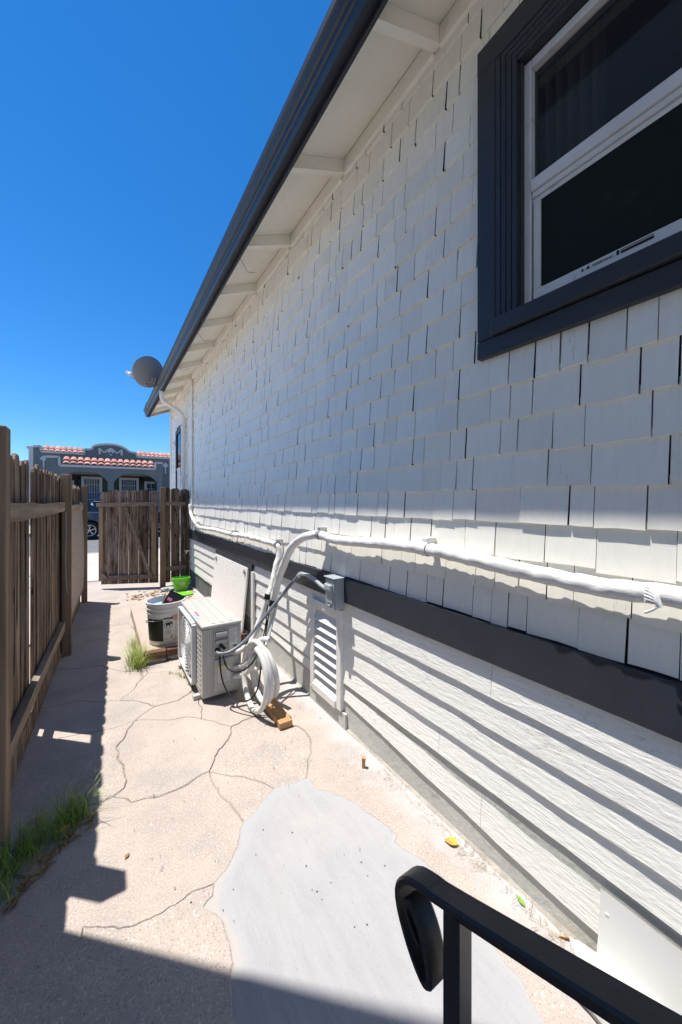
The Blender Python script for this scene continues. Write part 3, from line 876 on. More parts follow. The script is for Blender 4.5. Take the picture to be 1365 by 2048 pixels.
for a, b in ((554.6, 1090), (466, 1069), (394, 1050)):
    p = PX(a, b, X0); mb = clamp_mb(p, .028, .03)
    mb.box(X0 - .01, 1.352, p.y - .014, p.y + .014, p.z + .028, p.z + .05, bev=.003); obj('clamp', mb, m_steel, lp, smooth=True)

# hose coil
hc = Vector((.955, 2.53, .25))
coil = thing('hose_coil', (hc.x, hc.y, 0), 'white foam covered hose coiled upright in front of the outdoor unit', 'hose')
u = Vector((-.16, .98, 0)).normalized(); nn = Vector((.98, .16, 0))
pts = []
for k in range(0, 24 * 3 + 1):
    a = math.pi * .55 + 2 * math.pi * k / 24; tt = k / 24
    r = .200 + .022 * math.sin(tt * 2.3) + .006 * math.sin(a * 2 + tt)
    pts.append(hc + nn * (-.060 + .047 * tt + .020 * math.sin(a * 1.0 + tt * 1.3)) + u * (r * .92 * math.cos(a)) + Vector((0, 0, r * 1.05 * math.sin(a) + .006 * tt)))
mb = MB(); mb.tube(pts, .0195, 12, wob=.1); obj('loop', mb, m_hose, coil, smooth=True)
for (z1, r, y0, st) in ((.40, .019, 2.60, .44), (.285, .017, 2.66, .40), (.215, .022, 2.66, .33)):
    mb = MB(); mb.tube(spline([(.86, 2.80, z1 - .06), (.88, 2.76, z1 - .045), (.93, 2.70, z1 + .0), (.965, y0, st), (.975, y0 - .08, st + .01)]), r, 10)
    obj('hose_end', mb, m_hose, coil, smooth=True)

# disconnect box
bx = PX(669, 1177, 1.30)
db = thing('disconnect_box', (1.33, 2.12, .80), 'small grey electrical disconnect box with hinged cover on the dark band', 'electrical box')
mb = MB(); mb.box(1.262, 1.3295, 1.985, 2.105, .795, .995, bev=.004); obj('enclosure', mb, m_box, db)
mb = MB(); mb.box(1.255, 1.2615, 1.992, 2.098, .80, .988, bev=.003); mb.box(1.247, 1.3295, 1.978, 2.112, .9955, 1.003, bev=.002); obj('cover', mb, m_box, db)
mb = MB(); mb.box(1.232, 1.2545, 2.002, 2.088, .915, .960, bev=.010); mb.box(1.248, 1.2548, 2.005, 2.085, .835, .9145, bev=.003); obj('handle', mb, m_box, db)
mb = MB(); mb.box(1.243, 1.2548, 2.03, 2.06, .802, .825, bev=.004); obj('latch', mb, m_steel, db)

# conduit whip from box to outdoor unit
ac_plug = Vector((.705, 2.785, .372))
cd = thing('conduit', (1.30, 2.3, .9), 'grey flexible conduit looping from the disconnect box down to the outdoor unit', 'conduit')
c1 = [PX(657, 1180, 1.285), PX(643, 1171, 1.29), PX(630, 1159, 1.30), PX(615, 1150, 1.305), PX(603, 1148, 1.30), PX(597, 1152, 1.285)]
mb = MB(); mb.tube(spline(c1), .0135, 10); obj('upper_length', mb, m_box, cd, smooth=True)
c2 = [PX(597, 1152, 1.285), PD(585, 1166, 2.88), PD(555, 1202, 2.86), PD(520, 1246, 2.82), PD(495, 1277, 2.77), PD(475, 1295, 2.73), PD(455, 1306, 2.70), PD(440, 1307.5, 2.68), PD(434, 1305, 2.70)]
mb = MB(); mb.tube(spline(c2), .0125, 10); obj('lower_length', mb, m_conduit, cd, smooth=True)
p = PX(598, 1151, 1.29); mb = MB(); mb.tube([p + Vector((0, .012, -.008)), p + Vector((0, -.012, .008))], .018, 10); mb.box(p.x, 1.331, p.y - .01, p.y + .01, p.z + .012, p.z + .026); obj('clip', mb, m_steel, cd)
# black cables
for nm, lab, pts in (('black_cable', 'thin black cable sagging low from the unit to the foot of the hose coil', [PD(440, 1299, 2.73), PD(440.5, 1325, 2.70), PD(444, 1355, 2.66), PD(452, 1378, 2.63), PD(466, 1394, 2.60), PD(485, 1403, 2.57), PD(502, 1398, 2.55), PD(514, 1382, 2.55), PD(520, 1355, 2.56), PD(523, 1325, 2.62), PD(530, 1280, 2.76), PD(540, 1215, 2.90)]),
                     ('black_cable', 'thin black cable sagging in a short loop from the unit up to the pipes', [PD(446, 1302, 2.73), PD(449, 1322, 2.70), PD(457, 1338, 2.66), PD(472, 1344, 2.62), PD(488, 1340, 2.59), PD(505, 1326, 2.58), PD(517, 1303, 2.64), PD(525, 1280, 2.74), PD(532, 1250, 2.83), PD(535, 1210, 2.93)])):
    mb = MB(); mb.tube(spline(pts), .0058, 8)
    tag(obj(nm, mb, m_black, None, smooth=True), lab, 'cable', 'black cables at the outdoor unit')

# leaning access panel
ap = thing('access_panel', (1.25, 4.45, 0), 'white plywood access panel with metal latches leaning against the siding behind the outdoor unit', 'panel')
ya, yb = 3.82, 5.14
Lz = lambda t: (1.237 + .073 * t, .05 + .735 * t)
mb = MB()
x0_, z0_ = Lz(0); x1_, z1_ = Lz(1)
mb.prism([(x0_, ya, z0_), (x1_, ya, z1_), (x1_ + .018, ya, z1_ - .003), (x0_ + .018, ya, z0_ - .003)], (0, yb - ya, 0)); obj('board', mb, m_siding, ap)
for yy in (ya + .06, yb - .1):
    mb = MB(); mb.box(-.008, .002, -.02, .02, -.03, .03, bev=.002, M=Matrix.Translation((Lz(.93)[0] - .004, yy, Lz(.93)[1])) @ Matrix.Rotation(-.10, 4, 'Y')); mb.box(-.02, -.008, -.006, .006, -.012, .012, M=Matrix.Translation((Lz(.93)[0] - .004, yy, Lz(.93)[1])))
    obj('latch', mb, m_steel, ap)
for yy in (ya + .02, yb - .05):
    mb = MB(); mb.box(1.19, 1.30, yy, yy + .10, .0, .048, bev=.004); obj('foot_block', mb, m_lumber, ap)
mb = MB(); mb.box(1.318, 1.3415, 3.72, 5.16, .765, .835, bev=.003); obj('hatch_head', mb, m_dark, house)
mb = MB(); mb.box(1.320, 1.3415, 3.68, 3.745, .10, .764, bev=.003); obj('hatch_jamb', mb, m_white, house)

# ================================================================== OUTDOOR UNIT
AX0, AX1, AY0, AY1, AZ0, AZ1 = .625, .917, 2.82, 3.66, .035, .572
ac = thing('outdoor_unit', (.77, 3.24, 0), 'white mini split outdoor unit standing on the concrete beside the wall', 'air conditioner')
mb = MB(); mb.box(AX0, AX1, AY0, AY1, AZ0, AZ1 - .026, bev=.006); obj('cabinet', mb, m_ac, ac)
mb = MB(); mb.box(AX0 - .006, AX1 + .004, AY0 - .006, AY1 + .004, AZ1 - .024, AZ1, bev=.008)
for xx in (.70, .765, .83): mb.box(xx, xx + .028, AY0 + .03, AY1 - .03, AZ1 - .001, AZ1 + .0035, bev=.0015)
top = obj('top_cover', mb, m_ac, ac)
mb = MB(); mb.box(.652, .664, 3.10, 3.24, AZ1 + .0005, AZ1 + .0015); obj('red_sticker', mb, m_red, top)
mb = MB(); mb.box(.634, .652, 3.02, 3.20, AZ1 + .0005, AZ1 + .0015); obj('blue_sticker', mb, m_bluep, top)
# fan grille on the alley side (-X)
fy = 3.28; fz = .30; fr_ = .225
mb = MB(); mb.lathe([(fr_, 0), (0.001, 0)], (AX0 - .0015, fy, fz), 40, Matrix.Rotation(-math.pi / 2, 3, 'Y')); obj('fan_opening', mb, m_acdark, ac)
mb = MB()
for k in range(5):
    a = 2 * math.pi * k / 5
    for s_ in range(1): pass
mb.lathe([(fr_ + .02, 0), (fr_ + .02, .03), (fr_, .034), (fr_ - .004, .03), (fr_ - .004, 0)], (AX0, fy, fz), 40, Matrix.Rotation(-math.pi / 2, 3, 'Y'))
for r in [fr_ * q / 9 for q in range(1, 9)]:
    mb.lathe([(r - .003, .030), (r, .036), (r + .003, .030), (r - .003, .030)], (AX0, fy, fz), 36, Matrix.Rotation(-math.pi / 2, 3, 'Y'))
for k in range(16):
    a = 2 * math.pi * k / 16
    mb.bar((AX0 - .032, fy, fz), (AX0 - .032, fy + fr_ * math.cos(a), fz + fr_ * math.sin(a)), .005, .005, up=(1, 0, 0))
obj('fan_grille', mb, m_acgrille, ac, smooth=True)
mb = MB(); mb.box(AX0 - .034, AX0 - .0005, 3.02, 3.05, .07, .53, bev=.004); mb.box(AX0 - .034, AX0 - .0005, AY1 - .06, AY1 - .012, .07, .53, bev=.004); 
mb.box(AX0 - .0345, AX0 - .0008, 3.05, AY1 - .06, .05, .075, bev=.004); mb.box(AX0 - .0345, AX0 - .0008, 3.05, AY1 - .06, .522, .54, bev=.004)
obj('grille_frame', mb, m_acgrille, ac)
mb = MB()
for k in range(12): mb.box(AX0 - .003, AX0 - .0005, 2.87, 2.99, .075 + k * .037, .095 + k * .037, bev=.002)
obj('front_louvre', mb, m_ac, ac)
# end panel facing the camera (-Y): raised frame, handle recess, valve cover, labels
def yb_(mb, x0, x1, z0, z1, d0, d1, bev=.002): mb.box(x0, x1, AY0 - d1, AY0 - d0, z0, z1, bev=bev)
for xx in (.634, .648, .662, .676): 
    mb = MB(); yb_(mb, xx, xx + .006, .05, .545, -.002, .003, .001); obj('ridge', mb, m_ac, ac)
mb = MB(); yb_(mb, .690, .694, .05, .53, -.002, .004, .001); yb_(mb, .898, .902, .05, .53, -.002, .004, .001); yb_(mb, .694, .898, .526, .530, -.002, .004, .001)
obj('panel_lip', mb, m_ac, ac)
mb = MB(); yb_(mb, .712, .812, .520, .527, -.002, .012, .002); yb_(mb, .712, .812, .325, .331, -.002, .012, .002); yb_(mb, .705, .712, .325, .527, -.002, .012, .002); yb_(mb, .812, .818, .325, .527, -.002, .012, .002)
hp = obj('handle_recess', mb, m_ac, ac)
mb = MB(); yb_(mb, .716, .808, .478, .512, .001, .022, .009); yb_(mb, .716, .808, .430, .452, .001, .016, .007); obj('handle', mb, m_ac, hp)
mb = MB(); yb_(mb, .714, .810, .454, .476, -.001, .0015, .0005); obj('handle_hollow', mb, m_grey, hp)
for (xx, zz, r) in ((.735, .375, .020), (.762, .405, .014), (.782, .385, .012)):
    mb = MB(); mb.lathe([(r, 0), (r, .016), (r * .7, .02), (.001, .02)], (xx, AY0 - .001, zz), 14, Matrix.Rotation(math.pi / 2, 3, 'X')); obj('cable_plug', mb, m_black, ac, smooth=True)
mb = MB(); yb_(mb, .826, .886, .345, .518, .0005, .0015, 0); lb = obj('rating_label', mb, m_pailpaper, ac)
mb = MB(); rs = random.Random(2)
for k in range(9):
    zz = .505 - k * .011; yb_(mb, .831, .831 + rs.uniform(.03, .05), zz, zz + .003, .0016, .0022, 0)
obj('label_print', mb, m_grey, lb)
mb = MB(); yb_(mb, .852, .882, .378, .392, .0016, .0022, 0); obj('label_stamp', mb, M('dark_red_print', (.12, .05, .05), rough=.5), lb)
mb = MB(); yb_(mb, .708, .895, .06, .312, -.002, .016, .006); vc = obj('valve_cover', mb, m_ac, ac)
mb = MB(); yb_(mb, .735, .825, .135, .255, .0165, .0172, 0); w_ = obj('warning_label', mb, m_pailpaper, vc)
mb = MB(); yb_(mb, .735, .825, .242, .255, .0174, .0178, 0); obj('label_band', mb, m_yel, w_)
mb = MB()
for k in range(7): yb_(mb, .741, .741 + rs.uniform(.05, .078), .228 - k * .013, .232 - k * .013, .0174, .0178, 0)
obj('label_print', mb, m_grey, w_)
mb = MB(); yb_(mb, .73, .80, .262, .308, .0165, .0172, 0); obj('vent_label', mb, m_grey, vc)
for yy in (2.90, 3.52):
    mb = MB(); mb.box(AX0 - .045, AX1 + .03, yy, yy + .045, .001, .034, bev=.004); obj('foot', mb, m_ac, ac)

# ================================================================== BUCKETS AND CLUTTER
bc = Vector((.545, 4.045, .100)); 
pail = thing('pail', bc, 'white five gallon pail with black and orange printed label standing on the brick edged slab', 'bucket')
def pr_(z): return .148 + .026 * z / .41
prof = [(.001, 0), (.14, 0), (.148, .008), (pr_(.30), .30), (pr_(.30) + .010, .304), (pr_(.30) + .010, .316), (pr_(.32) + .001, .322), (pr_(.34) + .001, .343), (pr_(.34) + .010, .347), (pr_(.34) + .010, .358), (pr_(.36) + .001, .364), (pr_(.38), .385), (pr_(.38) + .009, .39), (pr_(.4) + .008, .412), (pr_(.4) - .002, .414), (pr_(.4) - .006, .38), (.14, .02), (.001, .018)]
mb = MB(); mb.lathe(prof, bc, 40); shell = obj('shell', mb, m_pail, pail, smooth=True, sharp=50)
def patch(a0, a1, z0, z1, off, mat, name, par, n=14):
    mb = MB(); mb.lathe([(pr_(z0) + off, z0), (pr_(z1) + off, z1)], bc, n, None, R(a0), R(a1)); return obj(name, mb, mat, par, recalc=True)
patch(-186, -106, .045, .262, .0012, m_paillabel, 'black_label', shell)
wl = patch(-106, -20, .045, .275, .0012, m_pailpaper, 'white_label', shell)
patch(-72, -20, .232, .290, .0024, m_pailorange, 'orange_band', shell)
patch(-72, -20, .040, .052, .0024, m_pailorange, 'orange_line', shell)
patch(-104, -74, .256, .274, .0024, m_paillabel, 'title_print', shell)
mb = MB()
rs = random.Random(8)
for k in range(11):
    z = .215 - k * .0155; mb.lathe([(pr_(z) + .0024, z), (pr_(z + .005) + .0024, z + .005)], bc, 8, None, R(-69), R(-69 + rs.uniform(28, 44)))
for k in range(4):
    z = .145 - k * .011; mb.lathe([(pr_(z) + .0024, z), (pr_(z + .005) + .0024, z + .005)], bc, 8, None, R(-102 + rs.uniform(0, 3)), R(-80))
mb.lathe([(pr_(.06) + .0024, .06), (pr_(.1) + .0024, .1)], bc, 3, None, R(-82), R(-75))
mb.lathe([(pr_(.06) + .0024, .062), (pr_(.07) + .0024, .07)], bc, 8, None, R(-104), R(-88))
obj('fine_print', mb, m_grey, shell)
mb = MB()      # round badge with an animal silhouette
def onpail(a, z, off=.003): 
    r = pr_(z) + off; return bc + Vector((r * math.cos(R(a)), r * math.sin(R(a)), z))
ring = [(q * 2 * math.pi / 22) for q in range(22)]
for q in range(22):
    a1, a2 = ring[q], ring[(q + 1) % 22]
    mb.add([onpail(-90 + 13.5 * math.cos(a1), .205 + .038 * math.sin(a1)), onpail(-90 + 13.5 * math.cos(a2), .205 + .038 * math.sin(a2)), onpail(-90 + 12.3 * math.cos(a2), .205 + .0345 * math.sin(a2)), onpail(-90 + 12.3 * math.cos(a1), .205 + .0345 * math.sin(a1))], [(0, 1, 2, 3)])
body = [(-9, .205), (-8, .222), (-2, .228), (5, .224), (8, .232), (12, .228), (12.5, .210), (10, .203), (8, .212), (6, .205), (6, .184), (3, .184), (2, .200), (-3, .200), (-4, .184), (-7, .184), (-7.5, .2)]
mb.add([onpail(-90 + a, z) for a, z in body], [tuple(range(len(body)))])
obj('animal_badge', mb, m_paillabel, shell)
mb = MB(); pts = []
for q in range(17):
    t = q / 16; a = R(-172 + 150 * t); r = .176; pts.append(bc + Vector((r * math.cos(a), r * math.sin(a), .235 + .10 * t - .02 * math.sin(t * math.pi))))
mb.tube(pts, .0028, 6); hd = obj('wire_handle', mb, m_steel, pail, smooth=True)
mb = MB(); mb.lathe([(.018, 0), (.018, .014), (.001, .016)], pts[0] - Vector((-.008, 0, 0)), 12, Matrix.Rotation(-math.pi / 2, 3, 'Y')); obj('handle_lug', mb, m_pail, pail)
# contents
mb = MB(); Mx = Matrix.Translation((.595, 4.06, .455)) @ Matrix.Rotation(R(-24), 4, 'Z') @ Matrix.Rotation(R(28), 4, 'Y') @ Matrix.Rotation(R(-20), 4, 'X')
mb.box(-.075, .095, -.028, .028, -.17, .12, bev=.003, M=Mx)
tb = tag(obj('packet', mb, m_paillabel), 'black cardboard tool packet sticking out of the white pail', 'packet')
mb = MB(); mb.box(-.055, -.01, -.0292, -.0284, .02, .05, M=Mx); mb.box(.005, .06, -.0292, -.0284, .03, .035, M=Mx); mb.box(.005, .05, -.0292, -.0284, .02, .023, M=Mx); obj('packet_print', mb, m_pink, tb)
mb = MB(); mb.box(.02, .09, -.0294, -.0284, -.10, -.02, M=Mx); obj('packet_panel', mb, m_grey, tb)
mb = MB(); Mb = Matrix.Translation((.50, 4.02, .46)) @ Matrix.Rotation(R(8), 4, 'X')
mb.box(-.022, .022, -.008, .008, -.10, -.02, bev=.004, M=Mb); brh = obj('paint_brush', mb, m_blue)
tag(brh, 'blue ferruled brush standing in the white pail', 'brush')
mb = MB(); mb.tube([Mb @ Vector((0, 0, -.02)), Mb @ Vector((.02, 0, .07)), Mb @ Vector((.035, 0, .12))], [.008, .006, .007], 8); obj('handle', mb, m_lumber, brh, smooth=True)
mb = MB(); mb.lathe([(.155, .33), (.150, .36), (.09, .352), (.001, .345)], bc, 30); lin = obj('pail_liner', mb, m_palebl, None, smooth=True)
tag(lin, 'pale blue plastic sheet lining the inside of the white pail', 'liner')
# printed bag behind the pail
mb = lump((.80, 4.45, .125), .15, .12, .035, 2.2, 3)
bagp = tag(obj('printed_bag', mb, m_pink, None, smooth=True), 'crumpled pink and yellow printed bag lying on the slab behind the outdoor unit', 'bag')
mb = lump((.80, 4.52, .15), .10, .06, .03, 5.2, 2); obj('yellow_print', mb, m_yel, bagp, smooth=True)
# green tub + lid
gc = Vector((1.13, 6.66, 0)); tub = thing('green_tub', gc, 'lime green plastic tub with a white sticker in front of the fence by the wall', 'tub')
mb = MB(); 
def tubring(s_, z): return [gc + Vector((s_ * .132 * (abs(math.cos(a)) ** .55) * math.copysign(1, math.cos(a)), s_ * .100 * (abs(math.sin(a)) ** .55) * math.copysign(1, math.sin(a)), z)) for a in [2 * math.pi * q / 24 for q in range(24)]]
rings = [tubring(.78, .002), tubring(.98, .190), tubring(1.06, .193), tubring(1.07, .212), tubring(1.0, .215), tubring(.94, .190), tubring(.74, .012)]
vs = [v for r in rings for v in r]; fs = [(a * 24 + q, a * 24 + (q + 1) % 24, (a + 1) * 24 + (q + 1) % 24, (a + 1) * 24 + q) for a in range(6) for q in range(24)] + [tuple(range(24))[::-1], tuple(range(144, 168))]
mb.add(vs, fs); obj('tub_body', mb, m_green, tub, smooth=True, sharp=50)
mb = MB(); mb.add([(1.10, 6.568, .085), (1.175, 6.568, .085), (1.175, 6.559, .15), (1.10, 6.559, .15)], [(0, 1, 2, 3)]); st = obj('sticker', mb, m_pailpaper, tub, recalc=False)
mb = MB()
for k in range(3): mb.add([(1.112, 6.565 - k * .0023, .098 + k * .016), (1.155 + .01 * (k % 2), 6.565 - k * .0023, .098 + k * .016), (1.155, 6.5643 - k * .0023, .104 + k * .016), (1.112, 6.5643 - k * .0023, .104 + k * .016)], [(0, 1, 2, 3)])
obj('sticker_print', mb, m_leafy, st, recalc=False)
mb = MB(); mb.tube(spline([gc + Vector((-.143, 0, .20)), gc + Vector((-.137, -.08, .12)), gc + Vector((0, -.115, .07)), gc + Vector((.137, -.08, .12)), gc + Vector((.143, 0, .20))]), .005, 6); obj('bail', mb, m_green, tub, smooth=True)
lc = Vector((1.08, 6.30, .02)); mb = MB()
def lidring(s_, z): return [lc + Vector((s_ * .165 * (abs(math.cos(a)) ** .6) * math.copysign(1, math.cos(a)), s_ * .12 * (abs(math.sin(a)) ** .6) * math.copysign(1, math.sin(a)), z)) for a in [2 * math.pi * q / 24 for q in range(24)]]
rings = [lidring(1.0, -.018), lidring(1.03, .0), lidring(.98, .006), lidring(.92, -.004), lidring(.3, -.004)]
vs = [v for r in rings for v in r]; fs = [(a * 24 + q, a * 24 + (q + 1) % 24, (a + 1) * 24 + (q + 1) % 24, (a + 1) * 24 + q) for a in range(4) for q in range(24)] + [tuple(range(96, 120))]
mb.add(vs, fs); tag(obj('tub_cover', mb, m_green, None, smooth=True, sharp=50), 'lime green tub lid lying flat on the ground in front of the green tub', 'lid')
# grey crumpled bag by the gate post
tag(obj('paper_scrap', lump((.93, 6.72, .03), .12, .07, .035, 8.1, 3), m_box), 'crumpled pale grey paper scrap at the foot of the gate post', 'paper')
# lumber offcut
mb = MB(); mb.box(-.045, .045, -.21, .21, 0, .042, bev=.004, M=Matrix.Translation((1.03, 2.425, .001)) @ Matrix.Rotation(R(-2), 4, 'Z'))
tag(obj('lumber_offcut', mb, m_lumber), 'short orange brown lumber offcut on the concrete under the hose coil', 'wood block')
# rod stub
mb = MB(); mb.tube([(1.235, 1.65, -.01), (1.238, 1.652, .035), (1.236, 1.65, .058)], [.010, .010, .012], 8)
tag(obj('rod_stub', mb, m_lumber, None, smooth=True), 'short rusty tan rod sticking up from the concrete near the wall', 'stub')

# ================================================================== SATELLITE DISH
dp = PD(301, 746, 6.75)
dish = thing('satellite_dish', PD(318, 790, 6.82), 'grey satellite dish on a bent mast above the gutter', 'satellite dish')
aim = Vector((-.50, .80, .42)).normalized()
Rm = aim.to_track_quat('Z', 'Y').to_matrix()
mb = MB(); rr, dd = .325, .05
prof = [(.001, 0), (.08, dd * .06), (.16, dd * .24), (.24, dd * .55), (rr, dd), (rr + .006, dd + .004), (rr, dd + .010), (.24, dd * .55 + .010), (.12, dd * .14 + .010), (.001, .010)]
mb.lathe(prof, dp, 40, Rm @ Matrix.Diagonal((.94, .86, 1)).to_3x3()); obj('reflector', mb, m_dish, dish, smooth=True, sharp=60)
bkp = dp - aim * .05 - Vector((-.03, 0, .12))
mb = MB(); mb.obox(bkp, (.10, .10, .07), Rm, .01); mb.obox(bkp - aim * .05, (.06, .13, .06), Rm, .01); mb.obox(bkp + Vector((.05, -.02, -.06)), (.05, .05, .09), None, .008)
for q in range(4): mb.tube([bkp + Rm @ Vector((.05 * (-1) ** q, .05 * (-1) ** (q // 2), 0)), bkp + Rm @ Vector((.07 * (-1) ** q, .07 * (-1) ** (q // 2), .06))], .008, 6)
obj('bracket', mb, m_dishm, dish)
mast0 = Vector((.93, 7.45, 3.70))
mb = MB(); mb.tube(spline([mast0, PD(317, 786, 6.86), PD(314, 772, 6.9), bkp + Vector((.04, -.02, -.05))]), .022, 10); obj('mast', mb, m_dishm, dish, smooth=True)
arm1 = PD(259, 747, 7.05)
mb = MB(); mb.tube([dp - Vector((0, 0, .25)) + aim * .02, arm1 + Vector((.05, .02, -.06)), arm1], .013, 8); obj('feed_arm', mb, m_dishm, dish)
mb = MB(); mb.tube([arm1 - aim * -.02, arm1 - aim * .07], [.03, .04], 12); mb.obox(arm1 + aim * .05, (.06, .06, .05), Rm, .01); obj('feed_horn', mb, m_vinyl, dish, smooth=True)
mb = MB(); mb.tube(spline([bkp + Vector((.02, 0, -.05)), bkp + Vector((.0, 0, -.14)), mast0 + Vector((-.05, 0, .08)), mast0]), .004, 5); obj('cable', mb, m_black, dish)

# ================================================================== FENCE
fence = thing('fence', (-.36, 4.4, 0), 'weathered brown picket fence along the left side of the alley', 'fence')
fang = math.atan(.033)
def fpt(Y, off, z): return Vector((fenceX(Y) + off, Y, z))
# posts
for (Y, h, wd) in ((2.07, 1.815, .092), (4.46, 1.765, .078), (6.64, 1.735, .074)):
    mb = MB(); x = fenceX(Y) + (.030 if Y > 3 else .016)
    mb.box(x - wd / 2, x + wd / 2, Y - wd / 2, Y + wd / 2, -.02, h, bev=.006)
    obj('post', mb, m_post, fence)
rsf = random.Random(21)
def picket(y0, wd, h, th=.016, z0=.03, ear=.03, jitter=.012):
    hw = wd / 2
    o = [(-hw, z0 + rsf.uniform(-.015, .015)), (hw, z0 + rsf.uniform(-.015, .015)), (hw + rsf.uniform(-.002, .002), h - ear - rsf.uniform(0, jitter)), (hw - ear * .9, h - rsf.uniform(0, jitter)), (0, h - rsf.uniform(0, jitter * .6)), (-hw + ear * .9, h - rsf.uniform(0, jitter)), (-hw, h - ear - rsf.uniform(0, jitter))]
    mb = MB(); tw = rsf.uniform(-.03, .03)
    pts = []
    for a, z in o:
        pts.append((fenceX(y0) - .035 - .008 + math.sin(tw) * a + rsf.uniform(-.001, .001), y0 + a, z))
    mb.prism(pts, (th, 0, 0)); return mb
Y = 2.13
k = 0
while Y < 6.60:
    wd = rsf.uniform(.115, .145)
    h = 1.76 - .004 * (Y - 2.2) + rsf.uniform(-.02, .012)
    if Y > 4.5: h -= .035
    if not (4.41 < Y + wd / 2 < 4.50):
        obj('picket', picket(Y + wd / 2, wd - .003, h), m_wood, fence)
    Y += wd + rsf.choice((.001, .002, .003, .004))
    if abs(Y - 3.10) < .07 and k == 0: Y = 3.155; k = 1
    if abs(Y - 3.10) < .05: pass
for yy in (1.812, 1.945, 2.075):
    obj('picket', picket(yy, .139, 1.40), m_wood, fence)
# rails between posts: top and bottom, wavy weathered timber
for (ya, yb, z, hgt) in ((2.118, 4.415, 1.452, .092), (4.505, 6.595, 1.43, .085), (2.118, 4.46, .30, .085), (4.505, 6.64, .24, .08)):
    n = 16; vs = []; fs = []
    for q in range(n + 1):
        t = q / n; yy = ya + (yb - ya) * t
        sag = .012 * math.sin(t * math.pi) * (-1 if z > 1 else .5) + .006 * mnoise.noise(Vector((yy * 3, z * 5, 0)))
        hh = hgt / 2 * (1 + .12 * mnoise.noise(Vector((yy * 2.2, z, 4)))); x = fenceX(yy) + .0
        vs += [(x - .018, yy, z + sag - hh), (x + .022, yy, z + sag - hh * .95), (x + .022, yy, z + sag + hh), (x - .018, yy, z + sag + hh)]
    for q in range(n):
        a = q * 4
        for r in range(4): fs.append((a + r, a + (r + 1) % 4, a + 4 + (r + 1) % 4, a + 4 + r))
    fs += [(0, 1, 2, 3), (n * 4, n * 4 + 1, n * 4 + 2, n * 4 + 3)]
    mb = MB(); mb.add(vs, fs); obj('rail', mb, m_rail, fence)
# kick boards closing the foot
for (ya, yb) in ((2.3, 4.42), (4.51, 6.6)):
    mb = MB(); mb.prism([(fenceX(ya) - .017, ya, .0), (fenceX(yb) - .017, yb, .0), (fenceX(yb) - .017, yb, .14), (fenceX(ya) - .017, ya, .15)], (-.012, 0, 0)); obj('kick_board', mb, m_wood, fence)
mb = MB(); nY, nZ = 14, 10; vs = []; fs = []
for a in range(nY + 1):
    for b in range(nZ + 1):
        yy = 4.515 + (6.56 - 4.515) * a / nY; zz = .27 + 1.12 * b / nZ
        bow = .030 * math.sin(math.pi * b / nZ)
        vs.append((fenceX(yy) + .006 + bow * .6 + .02 * (1 - b / nZ), yy, zz))
for a in range(nY):
    for b in range(nZ):
        q = a * (nZ + 1) + b; fs.append((q, q + 1, q + nZ + 2, q + nZ + 1))
mb.add(vs, fs); n0 = len(mb.v); mb.add([v - Vector((.009, 0, 0)) for v in mb.v], fs)
obj('strand_board_panel', mb, m_osb, fence, recalc=False)
mb = MB(); mb.tube(spline([fpt(6.64, .10, 1.50), fpt(6.60, .13, 1.47), fpt(6.64, .14, 1.44), fpt(6.70, .11, 1.46)]), .006, 6); obj('gate_latch', mb, m_steel, fence)
mb = MB(); mb.tube(spline([fpt(4.38, .03, 1.40), fpt(4.36, .035, 1.2), fpt(4.37, .03, .9), fpt(4.38, .04, .62)]), .004, 5); obj('loose_wire', mb, m_grey, fence)

# gate
gL = Vector((-.02, 7.50, 0)); gR = Vector((.815, 7.13, 0))
gd = (gR - gL).normalized(); gn = Vector((gd.y, -gd.x, 0))         # gn points to the camera
gate = thing('gate', gR, 'weathered plank gate with a diagonal brace standing ajar at the end of the alley', 'gate')
GW = (gR - gL).length
def gp(a, off, z): return gL + gd * a + gn * off + Vector((0, 0, z))
npk = 6
wds = [.10, .155, .155, .155, .155, .15]
a = .02
for q in range(6):
    wd = wds[q]; h = 1.70 + rsf.uniform(-.012, .012)
    if q == 0: h -= .03
    o = [(a, .075), (a + wd, .075), (a + wd, h - .03), (a + wd - .03, h), (a + .03, h), (a, h - .03)]
    mb = MB(); mb.prism([gp(x, 0, z) for x, z in o], gn * -.018)
    obj('plank', mb, m_wood, gate); a += wd + .009
zt = (1.405, 1.475)
mb = MB(); mb.prism([gp(-.04, 0.001, zt[0]), gp(GW + .02, 0.001, zt[0] + .02), gp(GW + .02, 0.001, zt[1] + .02), gp(-.04, 0.001, zt[1])], gn * .04); obj('rail', mb, m_railx, gate)
mb = MB(); mb.prism([gp(.0, 0.001, .15), gp(GW, 0.001, .165), gp(GW, 0.001, .235), gp(.0, 0.001, .225)], gn * .04); obj('rail', mb, m_railx, gate)
mb = MB(); mb.prism([gp(.0, 0.042, .14), gp(.065, 0.042, .14), gp(.065, .042, 1.402), gp(.0, .042, 1.402)], gn * -.039); obj('stile', mb, m_post, gate)
mb = MB(); mb.prism([gp(GW - .075, 0.002, .237), gp(GW - .005, 0.002, .237), gp(GW - .005, .002, 1.42), gp(GW - .075, .002, 1.42)], gn * .038); obj('stile', mb, m_post, gate)
mb = MB(); mb.prism([gp(.395, 0.043, 1.40), gp(.44, 0.043, 1.405), gp(.86, .043, .19), gp(.815, .043, .175)], gn * .022); obj('diagonal_brace', mb, m_railx, gate)
mb = MB(); mb.prism([gp(.02, 0.045, .32), gp(.02, 0.045, .26), gp(.13, .045, .17), gp(.13, .045, .22)], gn * .02); obj('corner_block', mb, m_railx, gate)
